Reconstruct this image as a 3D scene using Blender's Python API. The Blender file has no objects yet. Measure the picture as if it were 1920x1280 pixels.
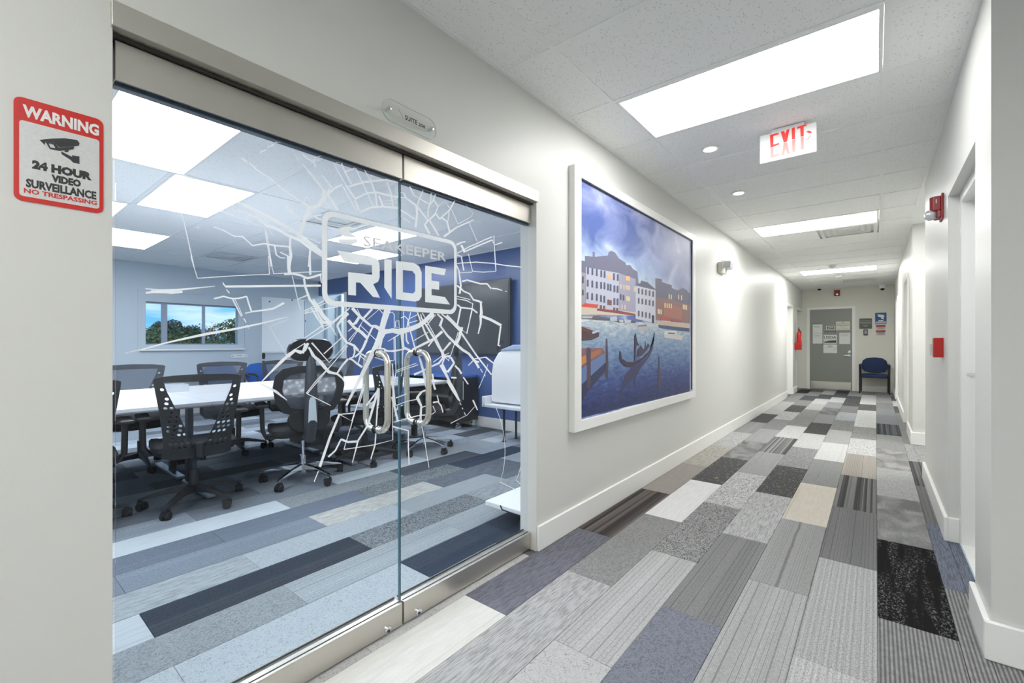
import bpy, bmesh, math, random
from mathutils import Vector, Matrix
random.seed(7)
PI = math.pi
S = bpy.context.scene
COL = S.collection

# ------------------------------------------------------------------ camera
VX, VY, CX, FPX, CZ = 1642.04, 642.81, 960.0, 840.13, 1.18
YAW = math.atan((VX - CX) / FPX)
cam_d = bpy.data.cameras.new('camera'); cam = bpy.data.objects.new('camera', cam_d); COL.objects.link(cam)
cam.location = (0, 0, CZ); cam.rotation_euler = (PI / 2, 0, YAW)
cam_d.sensor_width = 36; cam_d.lens = FPX / 1920 * 36
cam_d.shift_y = (VY - 640) / 1920
cam_d.clip_start = 0.05; cam_d.clip_end = 400
S.camera = cam
S.view_settings.view_transform = 'Standard'; S.view_settings.look = 'None'
S.view_settings.gamma = 1; S.view_settings.use_curve_mapping = False
S.view_settings.exposure = 0.0
S.cycles.transparent_max_bounces = 24
S.cycles.max_bounces = 16
S.cycles.diffuse_bounces = 12

LIGHT = 15.2          # emission of the ceiling panels
LIGHT_OFFICE = 14.0

def lin(c):
    c = c / 255.0
    return c / 12.92 if c <= 0.04045 else ((c + 0.055) / 1.055) ** 2.4
def L(*c): return (lin(c[0]), lin(c[1]), lin(c[2]), 1)

# ------------------------------------------------------------------ world (sky seen through the far window)
w = bpy.data.worlds.new('sky'); S.world = w; w.use_nodes = True
nt = w.node_tree; nt.nodes.clear()
def N(nt, t, **k):
    n = nt.nodes.new(t)
    for a, b in k.items(): setattr(n, a, b)
    return n
def wire(nt, a, b): nt.links.new(a, b)
tc = N(nt, 'ShaderNodeTexCoord'); mp = N(nt, 'ShaderNodeMapping'); mp.inputs['Scale'].default_value = (1, 1, 4.5)
ns = N(nt, 'ShaderNodeTexNoise'); ns.inputs['Scale'].default_value = 7; ns.inputs['Detail'].default_value = 6
rp = N(nt, 'ShaderNodeValToRGB'); rp.color_ramp.elements[0].position = .40; rp.color_ramp.elements[1].position = .64
rp.color_ramp.elements[0].color = L(104, 182, 242); rp.color_ramp.elements[1].color = L(215, 235, 252)
bg = N(nt, 'ShaderNodeBackground'); bg.inputs['Strength'].default_value = 1.45
wo = N(nt, 'ShaderNodeOutputWorld')
wire(nt, tc.outputs['Generated'], mp.inputs['Vector']); wire(nt, mp.outputs['Vector'], ns.inputs['Vector'])
wire(nt, ns.outputs['Fac'], rp.inputs['Fac']); wire(nt, rp.outputs['Color'], bg.inputs['Color']); wire(nt, bg.outputs['Background'], wo.inputs['Surface'])
sd = bpy.data.lights.new('sun', 'SUN'); sd.energy = 1.6; sd.angle = .01
sun = bpy.data.objects.new('sun', sd); COL.objects.link(sun)
sun.rotation_euler = Vector((-.75, .25, -.6)).to_track_quat('-Z', 'Y').to_euler()

# ------------------------------------------------------------------ pixel of a known plane -> point (for tracing flat print and placing things)
_s, _c = math.sin(YAW), math.cos(YAW)
def _ray(px, py):
    u = (px - CX) / FPX; v = (VY - py) / FPX
    return (-_s + _c * u, _c + _s * u, v)
def at(ax, val, px, py):
    r = _ray(px, py); t = (val - (CZ if ax == 2 else 0)) / r[ax]
    return Vector((r[0] * t, r[1] * t, r[2] * t + CZ))

# ------------------------------------------------------------------ materials
MATS = {}
def base_mat(name):
    m = bpy.data.materials.new(name); m.use_nodes = True
    n = m.node_tree; n.nodes.clear()
    o = N(n, 'ShaderNodeOutputMaterial'); p = N(n, 'ShaderNodeBsdfPrincipled')
    wire(n, p.outputs[0], o.inputs[0])
    MATS[name] = m
    return m, n, p, o
def mat(name, col, rough=.5, metal=0, spec=.5, bump=0, bscale=200, var=0, vscale=3, emit=0, aniso=0):
    if name in MATS: return MATS[name]
    m, n, p, o = base_mat(name)
    p.inputs['Base Color'].default_value = L(*col)
    p.inputs['Roughness'].default_value = rough; p.inputs['Metallic'].default_value = metal
    p.inputs['Specular IOR Level'].default_value = spec
    tc = N(n, 'ShaderNodeTexCoord')
    if var or bump:
        nz = N(n, 'ShaderNodeTexNoise'); nz.inputs['Scale'].default_value = vscale if var else bscale; nz.inputs['Detail'].default_value = 3
        wire(n, tc.outputs['Object'], nz.inputs['Vector'])
    if var:
        mx = N(n, 'ShaderNodeMix', data_type='RGBA'); a = L(*[max(0, c * (1 - var)) for c in col]); b = L(*[min(255, c * (1 + var)) for c in col])
        mx.inputs['A'].default_value = a; mx.inputs['B'].default_value = b
        wire(n, nz.outputs['Fac'], mx.inputs['Factor']); wire(n, mx.outputs['Result'], p.inputs['Base Color'])
    if bump:
        nb = N(n, 'ShaderNodeTexNoise'); nb.inputs['Scale'].default_value = bscale; nb.inputs['Detail'].default_value = 2
        wire(n, tc.outputs['Object'], nb.inputs['Vector'])
        bp = N(n, 'ShaderNodeBump'); bp.inputs['Strength'].default_value = bump; bp.inputs['Distance'].default_value = .002
        wire(n, nb.outputs['Fac'], bp.inputs['Height']); wire(n, bp.outputs['Normal'], p.inputs['Normal'])
    if emit:
        p.inputs['Emission Color'].default_value = L(*col); p.inputs['Emission Strength'].default_value = emit
    return m
def brushed(name, col, rough=.28, axis=1):
    m, n, p, o = base_mat(name)
    p.inputs['Metallic'].default_value = 1; p.inputs['Base Color'].default_value = L(*col)
    tc = N(n, 'ShaderNodeTexCoord'); mp = N(n, 'ShaderNodeMapping')
    sc = [900, 900, 900]; sc[axis] = 6; mp.inputs['Scale'].default_value = sc
    nz = N(n, 'ShaderNodeTexNoise'); nz.inputs['Scale'].default_value = 1; nz.inputs['Detail'].default_value = 2
    wire(n, tc.outputs['Object'], mp.inputs['Vector']); wire(n, mp.outputs['Vector'], nz.inputs['Vector'])
    mr = N(n, 'ShaderNodeMapRange'); mr.inputs['To Min'].default_value = rough - .06; mr.inputs['To Max'].default_value = rough + .1
    wire(n, nz.outputs['Fac'], mr.inputs['Value']); wire(n, mr.outputs['Result'], p.inputs['Roughness'])
    bp = N(n, 'ShaderNodeBump'); bp.inputs['Strength'].default_value = .04; bp.inputs['Distance'].default_value = .001
    wire(n, nz.outputs['Fac'], bp.inputs['Height']); wire(n, bp.outputs['Normal'], p.inputs['Normal'])
    return m
def thin_glass(name, tint, rough=0.0, ior=1.45, refl=1.0):
    m = bpy.data.materials.new(name); m.use_nodes = True; n = m.node_tree; n.nodes.clear(); MATS[name] = m
    o = N(n, 'ShaderNodeOutputMaterial'); t = N(n, 'ShaderNodeBsdfTransparent'); g = N(n, 'ShaderNodeBsdfGlossy')
    t.inputs['Color'].default_value = (*tint, 1); g.inputs['Roughness'].default_value = rough
    f = N(n, 'ShaderNodeFresnel'); f.inputs['IOR'].default_value = ior
    ge = N(n, 'ShaderNodeNewGeometry'); s = N(n, 'ShaderNodeMath', operation='SUBTRACT'); s.inputs[0].default_value = refl
    mu = N(n, 'ShaderNodeMath', operation='MULTIPLY', use_clamp=True)
    wire(n, ge.outputs['Backfacing'], s.inputs[1]); wire(n, f.outputs[0], mu.inputs[0]); wire(n, s.outputs[0], mu.inputs[1])
    mx = N(n, 'ShaderNodeMixShader'); wire(n, mu.outputs[0], mx.inputs[0]); wire(n, t.outputs[0], mx.inputs[1]); wire(n, g.outputs[0], mx.inputs[2])
    wire(n, mx.outputs[0], o.inputs[0])
    return m
def sheer(name, col, opacity, weave=0):
    m, n, p, o = base_mat(name)
    p.inputs['Base Color'].default_value = L(*col); p.inputs['Roughness'].default_value = .7
    t = N(n, 'ShaderNodeBsdfTransparent'); mx = N(n, 'ShaderNodeMixShader')
    mx.inputs[0].default_value = opacity
    if weave:
        tc = N(n, 'ShaderNodeTexCoord'); ck = N(n, 'ShaderNodeTexVoronoi'); ck.inputs['Scale'].default_value = weave
        mr = N(n, 'ShaderNodeMapRange'); mr.inputs['From Max'].default_value = .6; mr.inputs['To Min'].default_value = opacity * .7; mr.inputs['To Max'].default_value = min(1, opacity * 1.35)
        wire(n, tc.outputs['Object'], ck.inputs['Vector']); wire(n, ck.outputs['Distance'], mr.inputs['Value']); wire(n, mr.outputs['Result'], mx.inputs[0])
    wire(n, t.outputs[0], mx.inputs[1]); wire(n, p.outputs[0], mx.inputs[2]); wire(n, mx.outputs[0], o.inputs[0])
    return m
def emitter(name, col, strength):
    m = bpy.data.materials.new(name); m.use_nodes = True; n = m.node_tree; n.nodes.clear(); MATS[name] = m
    o = N(n, 'ShaderNodeOutputMaterial'); e = N(n, 'ShaderNodeEmission'); e.inputs['Color'].default_value = L(*col); e.inputs['Strength'].default_value = strength
    wire(n, e.outputs[0], o.inputs[0]); return m

wall_paint = mat('wall_paint', (211, 211, 207), .42, spec=.35, bump=.12, bscale=260)
trim_paint = mat('trim_paint', (236, 236, 233), .3, spec=.4)
end_paint = mat('beige_wall_paint', (220, 219, 210), .5, spec=.3, bump=.1)
blue_paint = mat('navy_wall_paint', (72, 98, 148), .3, spec=.5)
pale_paint = mat('pale_blue_wall_paint', (194, 206, 214), .5, spec=.3)
steel = brushed('brushed_steel', (206, 202, 194), .36, 1)
steel_tube = brushed('brushed_steel_tube', (226, 221, 210), .24, 2)
chrome = mat('chrome', (225, 228, 232), .08, 1)
dark_gap = mat('dark_gap', (58, 56, 52), .6)
black_pl = mat('black_plastic', (34, 36, 40), .42, spec=.5)
black_rub = mat('black_rubber', (24, 25, 28), .6)
black_fab = mat('black_fabric', (30, 33, 40), .85, bump=.3, bscale=900)
grey_fab = mat('grey_plastic_frame', (58, 62, 70), .45)
mesh_sheer = sheer('sheer_black_mesh', (60, 66, 76), .28)
mesh_grey = sheer('sheer_grey_mesh', (96, 106, 122), .55)
mesh_pat = sheer('patterned_back_mesh', (92, 98, 112), .45, weave=26)
white_lam = mat('white_laminate', (236, 239, 244), .28, spec=.5, var=.012, vscale=30)
white_pl = mat('white_plastic', (232, 234, 236), .35)
grey_edge = mat('grey_edge_band', (150, 158, 164), .4)
dark_metal = mat('dark_grey_metal', (52, 55, 60), .4, .3)
red_pl = mat('red_plastic', (176, 34, 30), .3)
red_paint = mat('red_enamel', (186, 30, 26), .2)
maroon_pl = mat('maroon_plastic', (142, 36, 40), .35)
lens_cl = mat('clear_lens', (210, 216, 216), .12, .4)
vinyl_m, n, p, o = base_mat('frosted_vinyl')
p.inputs['Base Color'].default_value = (.95, .965, .975, 1); p.inputs['Roughness'].default_value = .6
tl = N(n, 'ShaderNodeBsdfTranslucent'); tl.inputs['Color'].default_value = (.96, .98, 1, 1)
mx = N(n, 'ShaderNodeMixShader'); mx.inputs[0].default_value = .25
tp = N(n, 'ShaderNodeBsdfTransparent'); mx2 = N(n, 'ShaderNodeMixShader'); mx2.inputs[0].default_value = .05
wire(n, p.outputs[0], mx.inputs[1]); wire(n, tl.outputs[0], mx.inputs[2]); wire(n, mx.outputs[0], mx2.inputs[1]); wire(n, tp.outputs[0], mx2.inputs[2]); wire(n, mx2.outputs[0], o.inputs[0])
door_glass = thin_glass('tinted_door_glass', (.94, .962, .982))
clear_glass = thin_glass('clear_window_glass', (.99, .995, 1), refl=.5)
acrylic = thin_glass('clear_acrylic', (.982, .99, .985), refl=.4)
glass_edge = mat('glass_edge', (70, 110, 122), .15, spec=.8)
panel_light = emitter('lit_diffuser', (255, 255, 253), LIGHT)
office_light = emitter('lit_office_diffuser', (250, 252, 255), LIGHT_OFFICE)
panel_far = emitter('lit_far_diffuser', (255, 255, 252), LIGHT * 1.6)
panel_end = emitter('lit_end_diffuser', (255, 255, 252), LIGHT * 2.1)
panel_unseen = emitter('lit_unseen_diffuser', (255, 255, 252), LIGHT * 1.25)  # for panels out of view, the lobby pair being added fill light
spot_light = emitter('lit_downlight', (255, 250, 240), 25)

# ceiling tile: mineral fibre with fissures
tile_m, n, p, o = base_mat('mineral_fibre_tile')
p.inputs['Roughness'].default_value = .9; p.inputs['Specular IOR Level'].default_value = .1
tc = N(n, 'ShaderNodeTexCoord'); oi = N(n, 'ShaderNodeObjectInfo'); va = N(n, 'ShaderNodeVectorMath', operation='ADD')
sc_ = N(n, 'ShaderNodeVectorMath', operation='SCALE'); sc_.inputs['Scale'].default_value = 37.0
cb = N(n, 'ShaderNodeCombineXYZ'); wire(n, oi.outputs['Random'], cb.inputs[0]); wire(n, oi.outputs['Random'], cb.inputs[1]); wire(n, cb.outputs[0], sc_.inputs[0])
wire(n, tc.outputs['Object'], va.inputs[0]); wire(n, sc_.outputs[0], va.inputs[1])
vo = N(n, 'ShaderNodeTexVoronoi'); vo.inputs['Scale'].default_value = 62
rot = N(n, 'ShaderNodeVectorRotate'); rot.rotation_type = 'Z_AXIS'
sep = N(n, 'ShaderNodeSeparateColor'); wire(n, va.outputs[0], vo.inputs['Vector']); wire(n, vo.outputs['Color'], sep.inputs[0])
df = N(n, 'ShaderNodeVectorMath', operation='SUBTRACT'); scl = N(n, 'ShaderNodeVectorMath', operation='SCALE'); scl.inputs['Scale'].default_value = 1.0
wire(n, va.outputs[0], df.inputs[0]); wire(n, vo.outputs['Position'], df.inputs[1])
wire(n, df.outputs[0], rot.inputs['Vector']); an = N(n, 'ShaderNodeMath', operation='MULTIPLY'); an.inputs[1].default_value = 6.28; wire(n, sep.outputs[0], an.inputs[0]); wire(n, an.outputs[0], rot.inputs['Angle'])
st = N(n, 'ShaderNodeVectorMath', operation='MULTIPLY'); st.inputs[1].default_value = (1, 4.5, 0); wire(n, rot.outputs[0], st.inputs[0])
le = N(n, 'ShaderNodeVectorMath', operation='LENGTH'); wire(n, st.outputs[0], le.inputs[0])
gt = N(n, 'ShaderNodeMath', operation='MULTIPLY_ADD'); gt.inputs[1].default_value = .0145; gt.inputs[2].default_value = -.0068; wire(n, sep.outputs[1], gt.inputs[0])
lt = N(n, 'ShaderNodeMath', operation='LESS_THAN'); wire(n, le.outputs['Value'], lt.inputs[0]); wire(n, gt.outputs[0], lt.inputs[1])
gm = N(n, 'ShaderNodeMath', operation='MULTIPLY'); wire(n, lt.outputs[0], gm.inputs[0]); gm.inputs[1].default_value = .75
mx = N(n, 'ShaderNodeMix', data_type='RGBA'); mx.inputs['A'].default_value = L(243, 244, 242); mx.inputs['B'].default_value = L(186, 186, 182)
wire(n, gm.outputs[0], mx.inputs['Factor']); wire(n, mx.outputs['Result'], p.inputs['Base Color'])
tee_m = mat('painted_ceiling_tee', (240, 241, 240), .4, spec=.4)

# carpet planks: pile colour comes from the plank object, the pattern from the style
def carpet(style):
    m, n, p, o = base_mat('carpet_' + style)
    p.inputs['Roughness'].default_value = .95; p.inputs['Specular IOR Level'].default_value = .05
    tc = N(n, 'ShaderNodeTexCoord'); oi = N(n, 'ShaderNodeObjectInfo'); va = N(n, 'ShaderNodeVectorMath', operation='ADD')
    sc_ = N(n, 'ShaderNodeVectorMath', operation='SCALE'); sc_.inputs['Scale'].default_value = 19.0
    cb = N(n, 'ShaderNodeCombineXYZ'); wire(n, oi.outputs['Random'], cb.inputs[0]); wire(n, oi.outputs['Random'], cb.inputs[1]); wire(n, cb.outputs[0], sc_.inputs[0])
    wire(n, tc.outputs['Object'], va.inputs[0]); wire(n, sc_.outputs[0], va.inputs[1])
    def noise(sx, sy, detail=2, dist=0, rough=.5):
        mp = N(n, 'ShaderNodeMapping'); mp.inputs['Scale'].default_value = (sx, sy, 1); wire(n, va.outputs[0], mp.inputs['Vector'])
        z = N(n, 'ShaderNodeTexNoise'); z.inputs['Scale'].default_value = 1; z.inputs['Detail'].default_value = detail; z.inputs['Distortion'].default_value = dist; z.inputs['Roughness'].default_value = rough
        wire(n, mp.outputs['Vector'], z.inputs['Vector']); return z.outputs['Fac']
    def rng(v, a, b, c=0., d=1.):
        r = N(n, 'ShaderNodeMapRange'); r.clamp = True
        r.inputs['From Min'].default_value = a; r.inputs['From Max'].default_value = b; r.inputs['To Min'].default_value = c; r.inputs['To Max'].default_value = d
        wire(n, v, r.inputs['Value']); return r.outputs['Result']
    def mm(op, a, b):
        q = N(n, 'ShaderNodeMath', operation=op)
        for i, v in enumerate((a, b)):
            if isinstance(v, (int, float)): q.inputs[i].default_value = v
            else: wire(n, v, q.inputs[i])
        return q.outputs[0]
    def lines(period, lo, hi, dark, wob=.02, wf=14):
        sx_ = N(n, 'ShaderNodeSeparateXYZ'); wire(n, va.outputs[0], sx_.inputs[0])
        x_ = mm('ADD', sx_.outputs['X'], mm('MULTIPLY', noise(wf, .02, 1), wob))
        x_ = mm('ADD', x_, mm('MULTIPLY', noise(6, 5, 2), .003))
        return rng(mm('SINE', mm('MULTIPLY', x_, 2 * PI / period), 0), lo, hi, dark, 1.0)
    pile = rng(noise(420, 420, 1), .3, .7, .86, 1.1)
    if style == 'plain': f = mm('MULTIPLY', pile, mm('MULTIPLY', rng(noise(60, 8), .3, .7, .94, 1.05), rng(noise(40, .4, 1), .33, .36, .9, 1.0)))
    elif style == 'fine':      # fine ribs with sparse deep lines
        f = mm('MULTIPLY', lines(.0062, -.9, -.2, .88, .01), mm('MULTIPLY', mm('MULTIPLY', pile, rng(noise(130, 100, 2, .8), .35, .65, .86, 1.1)), mm('MULTIPLY', lines(.021, -.985, -.90, .62, .16, 8), rng(noise(9, .3, 1), .3, .7, .92, 1.08))))
    elif style == 'bold':
        f = mm('MULTIPLY', rng(noise(30, .05, 3, 0, .7), .42, .58, .42, 1.4), mm('MULTIPLY', pile, rng(noise(170, .6), .3, .7, .8, 1.15)))
    elif style == 'ribs':      # dense light and dark ribs
        wv = N(n, 'ShaderNodeTexWave'); wv.bands_direction = 'X'; wv.inputs['Scale'].default_value = 24; wv.inputs['Distortion'].default_value = .35; wv.inputs['Detail'].default_value = 2; wv.inputs['Detail Scale'].default_value = 2
        wire(n, va.outputs[0], wv.inputs['Vector'])
        f = mm('MULTIPLY', rng(wv.outputs['Fac'], .2, .8, .62, 1.3), mm('MULTIPLY', pile, rng(noise(40, 30), .3, .7, .85, 1.15)))
    elif style == 'streak':
        f = mm('MULTIPLY', mm('MULTIPLY', rng(noise(170, 12, 4, .8, .6), .38, .56, .66, 1.12), lines(.009, -.95, -.5, .86, .03)), pile)
    elif style == 'stitch':
        wv = N(n, 'ShaderNodeTexWave'); wv.bands_direction = 'X'; wv.inputs['Scale'].default_value = 15; wv.inputs['Distortion'].default_value = .8; wv.inputs['Detail'].default_value = 1
        wire(n, va.outputs[0], wv.inputs['Vector'])
        f = mm('MULTIPLY', rng(wv.outputs['Fac'], .0, 1, .9, 1.08), mm('MULTIPLY', mm('MULTIPLY', rng(noise(210, 150, 2, .6), .4, .56, .74, 1.12), lines(.013, -.95, -.3, .86, .02)), pile))
    elif style == 'squiggle':
        f = mm('MULTIPLY', rng(noise(62, 48, 3, 3.0), .43, .53, .36, 1.35), pile)
    elif style == 'squiggle_soft':
        f = mm('MULTIPLY', rng(noise(58, 42, 3, 2.6), .40, .53, .74, 1.08), pile)
    elif style == 'loop':
        f = mm('MULTIPLY', rng(noise(85, 70, 3, 2.2), .36, .44, .66, 1.04), mm('MULTIPLY', rng(noise(200, 200, 2, 1), .3, .7, .9, 1.1), pile))
    elif style == 'mottle':
        f = mm('MULTIPLY', rng(noise(7, 4, 4, .6), .35, .65, .6, 1.15), mm('MULTIPLY', rng(noise(110, 60, 2, 1), .35, .65, .85, 1.12), pile))
    elif style == 'dash':      # near black with broken white dashes
        d = mm('MULTIPLY', rng(noise(120, 60, 4, .8, .65), .53, .6), rng(noise(22, 2.0, 3), .44, .56))
        f = mm('ADD', mm('MULTIPLY', d, 14.0), pile)
    elif style == 'fleck':     # dark ribs with small yellow green flecks
        wv = N(n, 'ShaderNodeTexWave'); wv.bands_direction = 'X'; wv.inputs['Scale'].default_value = 30; wire(n, va.outputs[0], wv.inputs['Vector'])
        f = mm('MULTIPLY', mm('MULTIPLY', rng(wv.outputs['Fac'], .2, .8, .6, 1.35), pile), rng(noise(60, 25, 2, 1), .55, .66, 1., 2.0))
    sc2 = N(n, 'ShaderNodeVectorMath', operation='SCALE'); wire(n, oi.outputs['Color'], sc2.inputs[0]); wire(n, f, sc2.inputs['Scale'])
    if style == 'fleck':
        mx = N(n, 'ShaderNodeMix', data_type='RGBA'); mx.inputs['B'].default_value = L(150, 152, 92)
        wire(n, sc2.outputs[0], mx.inputs['A']); wire(n, rng(noise(28, 14, 2), .66, .7, 0, .8), mx.inputs['Factor']); wire(n, mx.outputs['Result'], p.inputs['Base Color'])
    else: wire(n, sc2.outputs[0], p.inputs['Base Color'])
    bp = N(n, 'ShaderNodeBump'); bp.inputs['Strength'].default_value = .5; bp.inputs['Distance'].default_value = .0015
    wire(n, f, bp.inputs['Height']); wire(n, bp.outputs['Normal'], p.inputs['Normal'])
    return m
CP = {s: carpet(s) for s in ('plain', 'fine', 'bold', 'ribs', 'streak', 'stitch', 'squiggle', 'squiggle_soft', 'loop', 'mottle', 'dash', 'fleck')}

# ------------------------------------------------------------------ mesh building
class MB:
    def __init__(s): s.v = []; s.f = []
    def poly(s, pts, close_faces):
        b = len(s.v); s.v += [tuple(p) for p in pts]; s.f += [tuple(b + i for i in q) for q in close_faces]; return s
    def box(s, x0, x1, y0, y1, z0, z1, M=None):
        pts = [Vector((x, y, z)) for x in (x0, x1) for y in (y0, y1) for z in (z0, z1)]
        if M is not None: pts = [M @ p for p in pts]
        return s.poly(pts, [(0, 1, 3, 2), (4, 6, 7, 5), (0, 4, 5, 1), (2, 3, 7, 6), (0, 2, 6, 4), (1, 5, 7, 3)])
    def ring(s, c, ax, r, n, r2=None):
        ax = Vector(ax).normalized(); u = ax.orthogonal().normalized(); w_ = ax.cross(u)
        return [Vector(c) + u * (r * math.cos(2 * PI * i / n)) + w_ * ((r2 or r) * math.sin(2 * PI * i / n)) for i in range(n)]
    def tube(s, p0, p1, r0, r1=None, n=10, caps=True):
        r1 = r0 if r1 is None else r1; ax = Vector(p1) - Vector(p0)
        a = s.ring(p0, ax, r0, n); b = s.ring(p1, ax, r1, n)
        fs = [(i, (i + 1) % n, n + (i + 1) % n, n + i) for i in range(n)]
        if caps: fs += [tuple(reversed(range(n))), tuple(range(n, 2 * n))]
        return s.poly(a + b, fs)
    def path(s, pts, r, n=10, closed=False):
        pts = [Vector(p) for p in pts]; m = len(pts); rings = []; u = None
        for i, p in enumerate(pts):
            if closed: t = pts[(i + 1) % m] - pts[i - 1]
            else: t = pts[min(i + 1, m - 1)] - pts[max(i - 1, 0)]
            t.normalize()
            if u is None: u = t.orthogonal().normalized()
            u = (u - t * u.dot(t)).normalized(); w_ = t.cross(u)
            rr = r[i] if isinstance(r, (list, tuple)) else r
            rings += [p + u * (rr * math.cos(2 * PI * k / n)) + w_ * (rr * math.sin(2 * PI * k / n)) for k in range(n)]
        fs = []
        for i in range(m if closed else m - 1):
            a, b = i * n, ((i + 1) % m) * n
            fs += [(a + k, a + (k + 1) % n, b + (k + 1) % n, b + k) for k in range(n)]
        if not closed: fs += [tuple(reversed(range(n))), tuple(range((m - 1) * n, m * n))]
        return s.poly(rings, fs)
    def lathe(s, prof, c=(0, 0, 0), ax=(0, 0, 1), n=20):
        pts = []; ax = Vector(ax).normalized()
        for r, h in prof: pts += s.ring(Vector(c) + ax * h, ax, max(r, 1e-5), n)
        fs = []
        for j in range(len(prof) - 1):
            fs += [(j * n + i, j * n + (i + 1) % n, (j + 1) * n + (i + 1) % n, (j + 1) * n + i) for i in range(n)]
        fs += [tuple(reversed(range(n))), tuple(range((len(prof) - 1) * n, len(prof) * n))]
        return s.poly(pts, fs)
    def prism(s, poly, plane, d0, d1):
        f = {'x': lambda u, v, d: (d, u, v), 'y': lambda u, v, d: (u, d, v), 'z': lambda u, v, d: (u, v, d)}[plane]
        n = len(poly); a = [f(u, v, d0) for u, v in poly]; b = [f(u, v, d1) for u, v in poly]
        return s.poly(a + b, [(i, (i + 1) % n, n + (i + 1) % n, n + i) for i in range(n)] + [tuple(reversed(range(n))), tuple(range(n, 2 * n))])
    def build(s, name, m, parent=None, smooth=False, bevel=0, seg=2, world=True, fix=True):
        me = bpy.data.meshes.new(name)
        off = Vector((0, 0, 0))
        if parent is not None and world:
            r = parent
            while r is not None: off += r.location; r = r.parent
        me.from_pydata([tuple(Vector(p) - off) for p in s.v], [], s.f)
        if fix:
            bm = bmesh.new(); bm.from_mesh(me); bmesh.ops.recalc_face_normals(bm, faces=bm.faces); bm.to_mesh(me); bm.free()
        me.materials.append(m)
        if smooth:
            for q in me.polygons: q.use_smooth = True
            try: me.set_sharp_from_angle(angle=math.radians(40))
            except Exception: pass
        o = bpy.data.objects.new(name, me); COL.objects.link(o)
        if parent is not None: o.parent = parent
        if bevel:
            b = o.modifiers.new('bevel', 'BEVEL'); b.width = bevel; b.segments = seg; b.limit_method = 'ANGLE'
        return o
def tag(o, label=None, cat=None, group=None, kind=None):
    if label: o['label'] = label
    if cat: o['category'] = cat
    if group: o['group'] = group
    if kind: o['kind'] = kind
    return o
def thing(name, label, cat, loc=(0, 0, 0), rz=0, group=None, kind=None):
    o = bpy.data.objects.new(name, None); o.empty_display_size = .1; COL.objects.link(o); o.location = loc; o.rotation_euler = (0, 0, rz)
    return tag(o, label, cat, group, kind)
KIDS = {}
def copy_tree(o, parent=None):
    c = o.copy(); COL.objects.link(c)
    if parent is not None: c.parent = parent; c.matrix_parent_inverse = o.matrix_parent_inverse.copy()
    for ch in [x for x in COL.objects if x.parent == o]: copy_tree(ch, c)
    return c

# flat shapes with holes, and text, turned into meshes
def flat(name, loops, m, parent, plane, d, thick=.0006, flip=False, world=True):
    cu = bpy.data.curves.new(name, 'CURVE'); cu.dimensions = '2D'; cu.fill_mode = 'BOTH'; cu.extrude = thick / 2
    for lp in loops:
        sp = cu.splines.new('POLY'); sp.points.add(len(lp) - 1); sp.use_cyclic_u = True
        for i, (u, v) in enumerate(lp): sp.points[i].co = (u, v, 0, 1)
    to = bpy.data.objects.new(name, cu); me = bpy.data.meshes.new_from_object(to)
    bpy.data.objects.remove(to); bpy.data.curves.remove(cu)
    return place_flat(name, me, m, parent, plane, d, world)
def place_flat(name, me, m, parent, plane, d, world=True):
    off = Vector((0, 0, 0)); r = parent
    while world and r is not None: off += r.location; r = r.parent
    for v in me.vertices:
        u, w_, t = v.co
        v.co = Vector({'x': (d + t, u, w_), 'y': (u, d + t, w_), 'z': (u, w_, d + t)}[plane]) - off
    me.name = name; me.materials.clear(); me.materials.append(m)
    o = bpy.data.objects.new(name, me); COL.objects.link(o); o.parent = parent
    return o
def text(name, s, m, parent, plane, d, u0, u1, v0, v1, bold=.0, mirror=False, thick=.0006, shear=0):
    cu = bpy.data.curves.new(name, 'FONT'); cu.body = s; cu.size = 1; cu.offset = bold; cu.shear = shear; cu.resolution_u = 2
    to = bpy.data.objects.new(name, cu); me = bpy.data.meshes.new_from_object(to)
    bpy.data.objects.remove(to); bpy.data.curves.remove(cu)
    xs = [v.co.x for v in me.vertices]; ys = [v.co.y for v in me.vertices]
    a, b, c, e = min(xs), max(xs), min(ys), max(ys)
    for v in me.vertices:
        fx = (v.co.x - a) / (b - a)
        if mirror: fx = 1 - fx
        v.co.x = u0 + fx * (u1 - u0); v.co.y = v0 + (v.co.y - c) / (e - c) * (v1 - v0)
    return place_flat(name, me, m, parent, plane, d)
def rrect(u0, u1, v0, v1, r, n=5):
    out = []
    for cx, cy, a0 in ((u1 - r, v1 - r, 0), (u0 + r, v1 - r, 90), (u0 + r, v0 + r, 180), (u1 - r, v0 + r, 270)):
        for i in range(n + 1):
            a = math.radians(a0 + 90 * i / n); out.append((cx + r * math.cos(a), cy + r * math.sin(a)))
    return out
def ell(cx, cy, rx, ry, n=14, a0=0): return [(cx + rx * math.cos(2 * PI * i / n) * math.cos(a0) - ry * math.sin(2 * PI * i / n) * math.sin(a0), cy + rx * math.cos(2 * PI * i / n) * math.sin(a0) + ry * math.sin(2 * PI * i / n) * math.cos(a0)) for i in range(n)]

# ------------------------------------------------------------------ dimensions
WL, WLB = -1.492, -1.607           # corridor face and office face of the left wall
WR = .335                          # corridor face of the right wall
CE, CEO = 2.565, 2.445             # corridor and office ceilings
YE = 13.87                         # end wall
OX, OY = -8.9, 4.65                # office far wall, office blue wall
DY0, DY1, DZ = .242, 2.057, 1.974  # glass door opening
GX = -1.555                        # glass plane
TOP = 2.75

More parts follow.
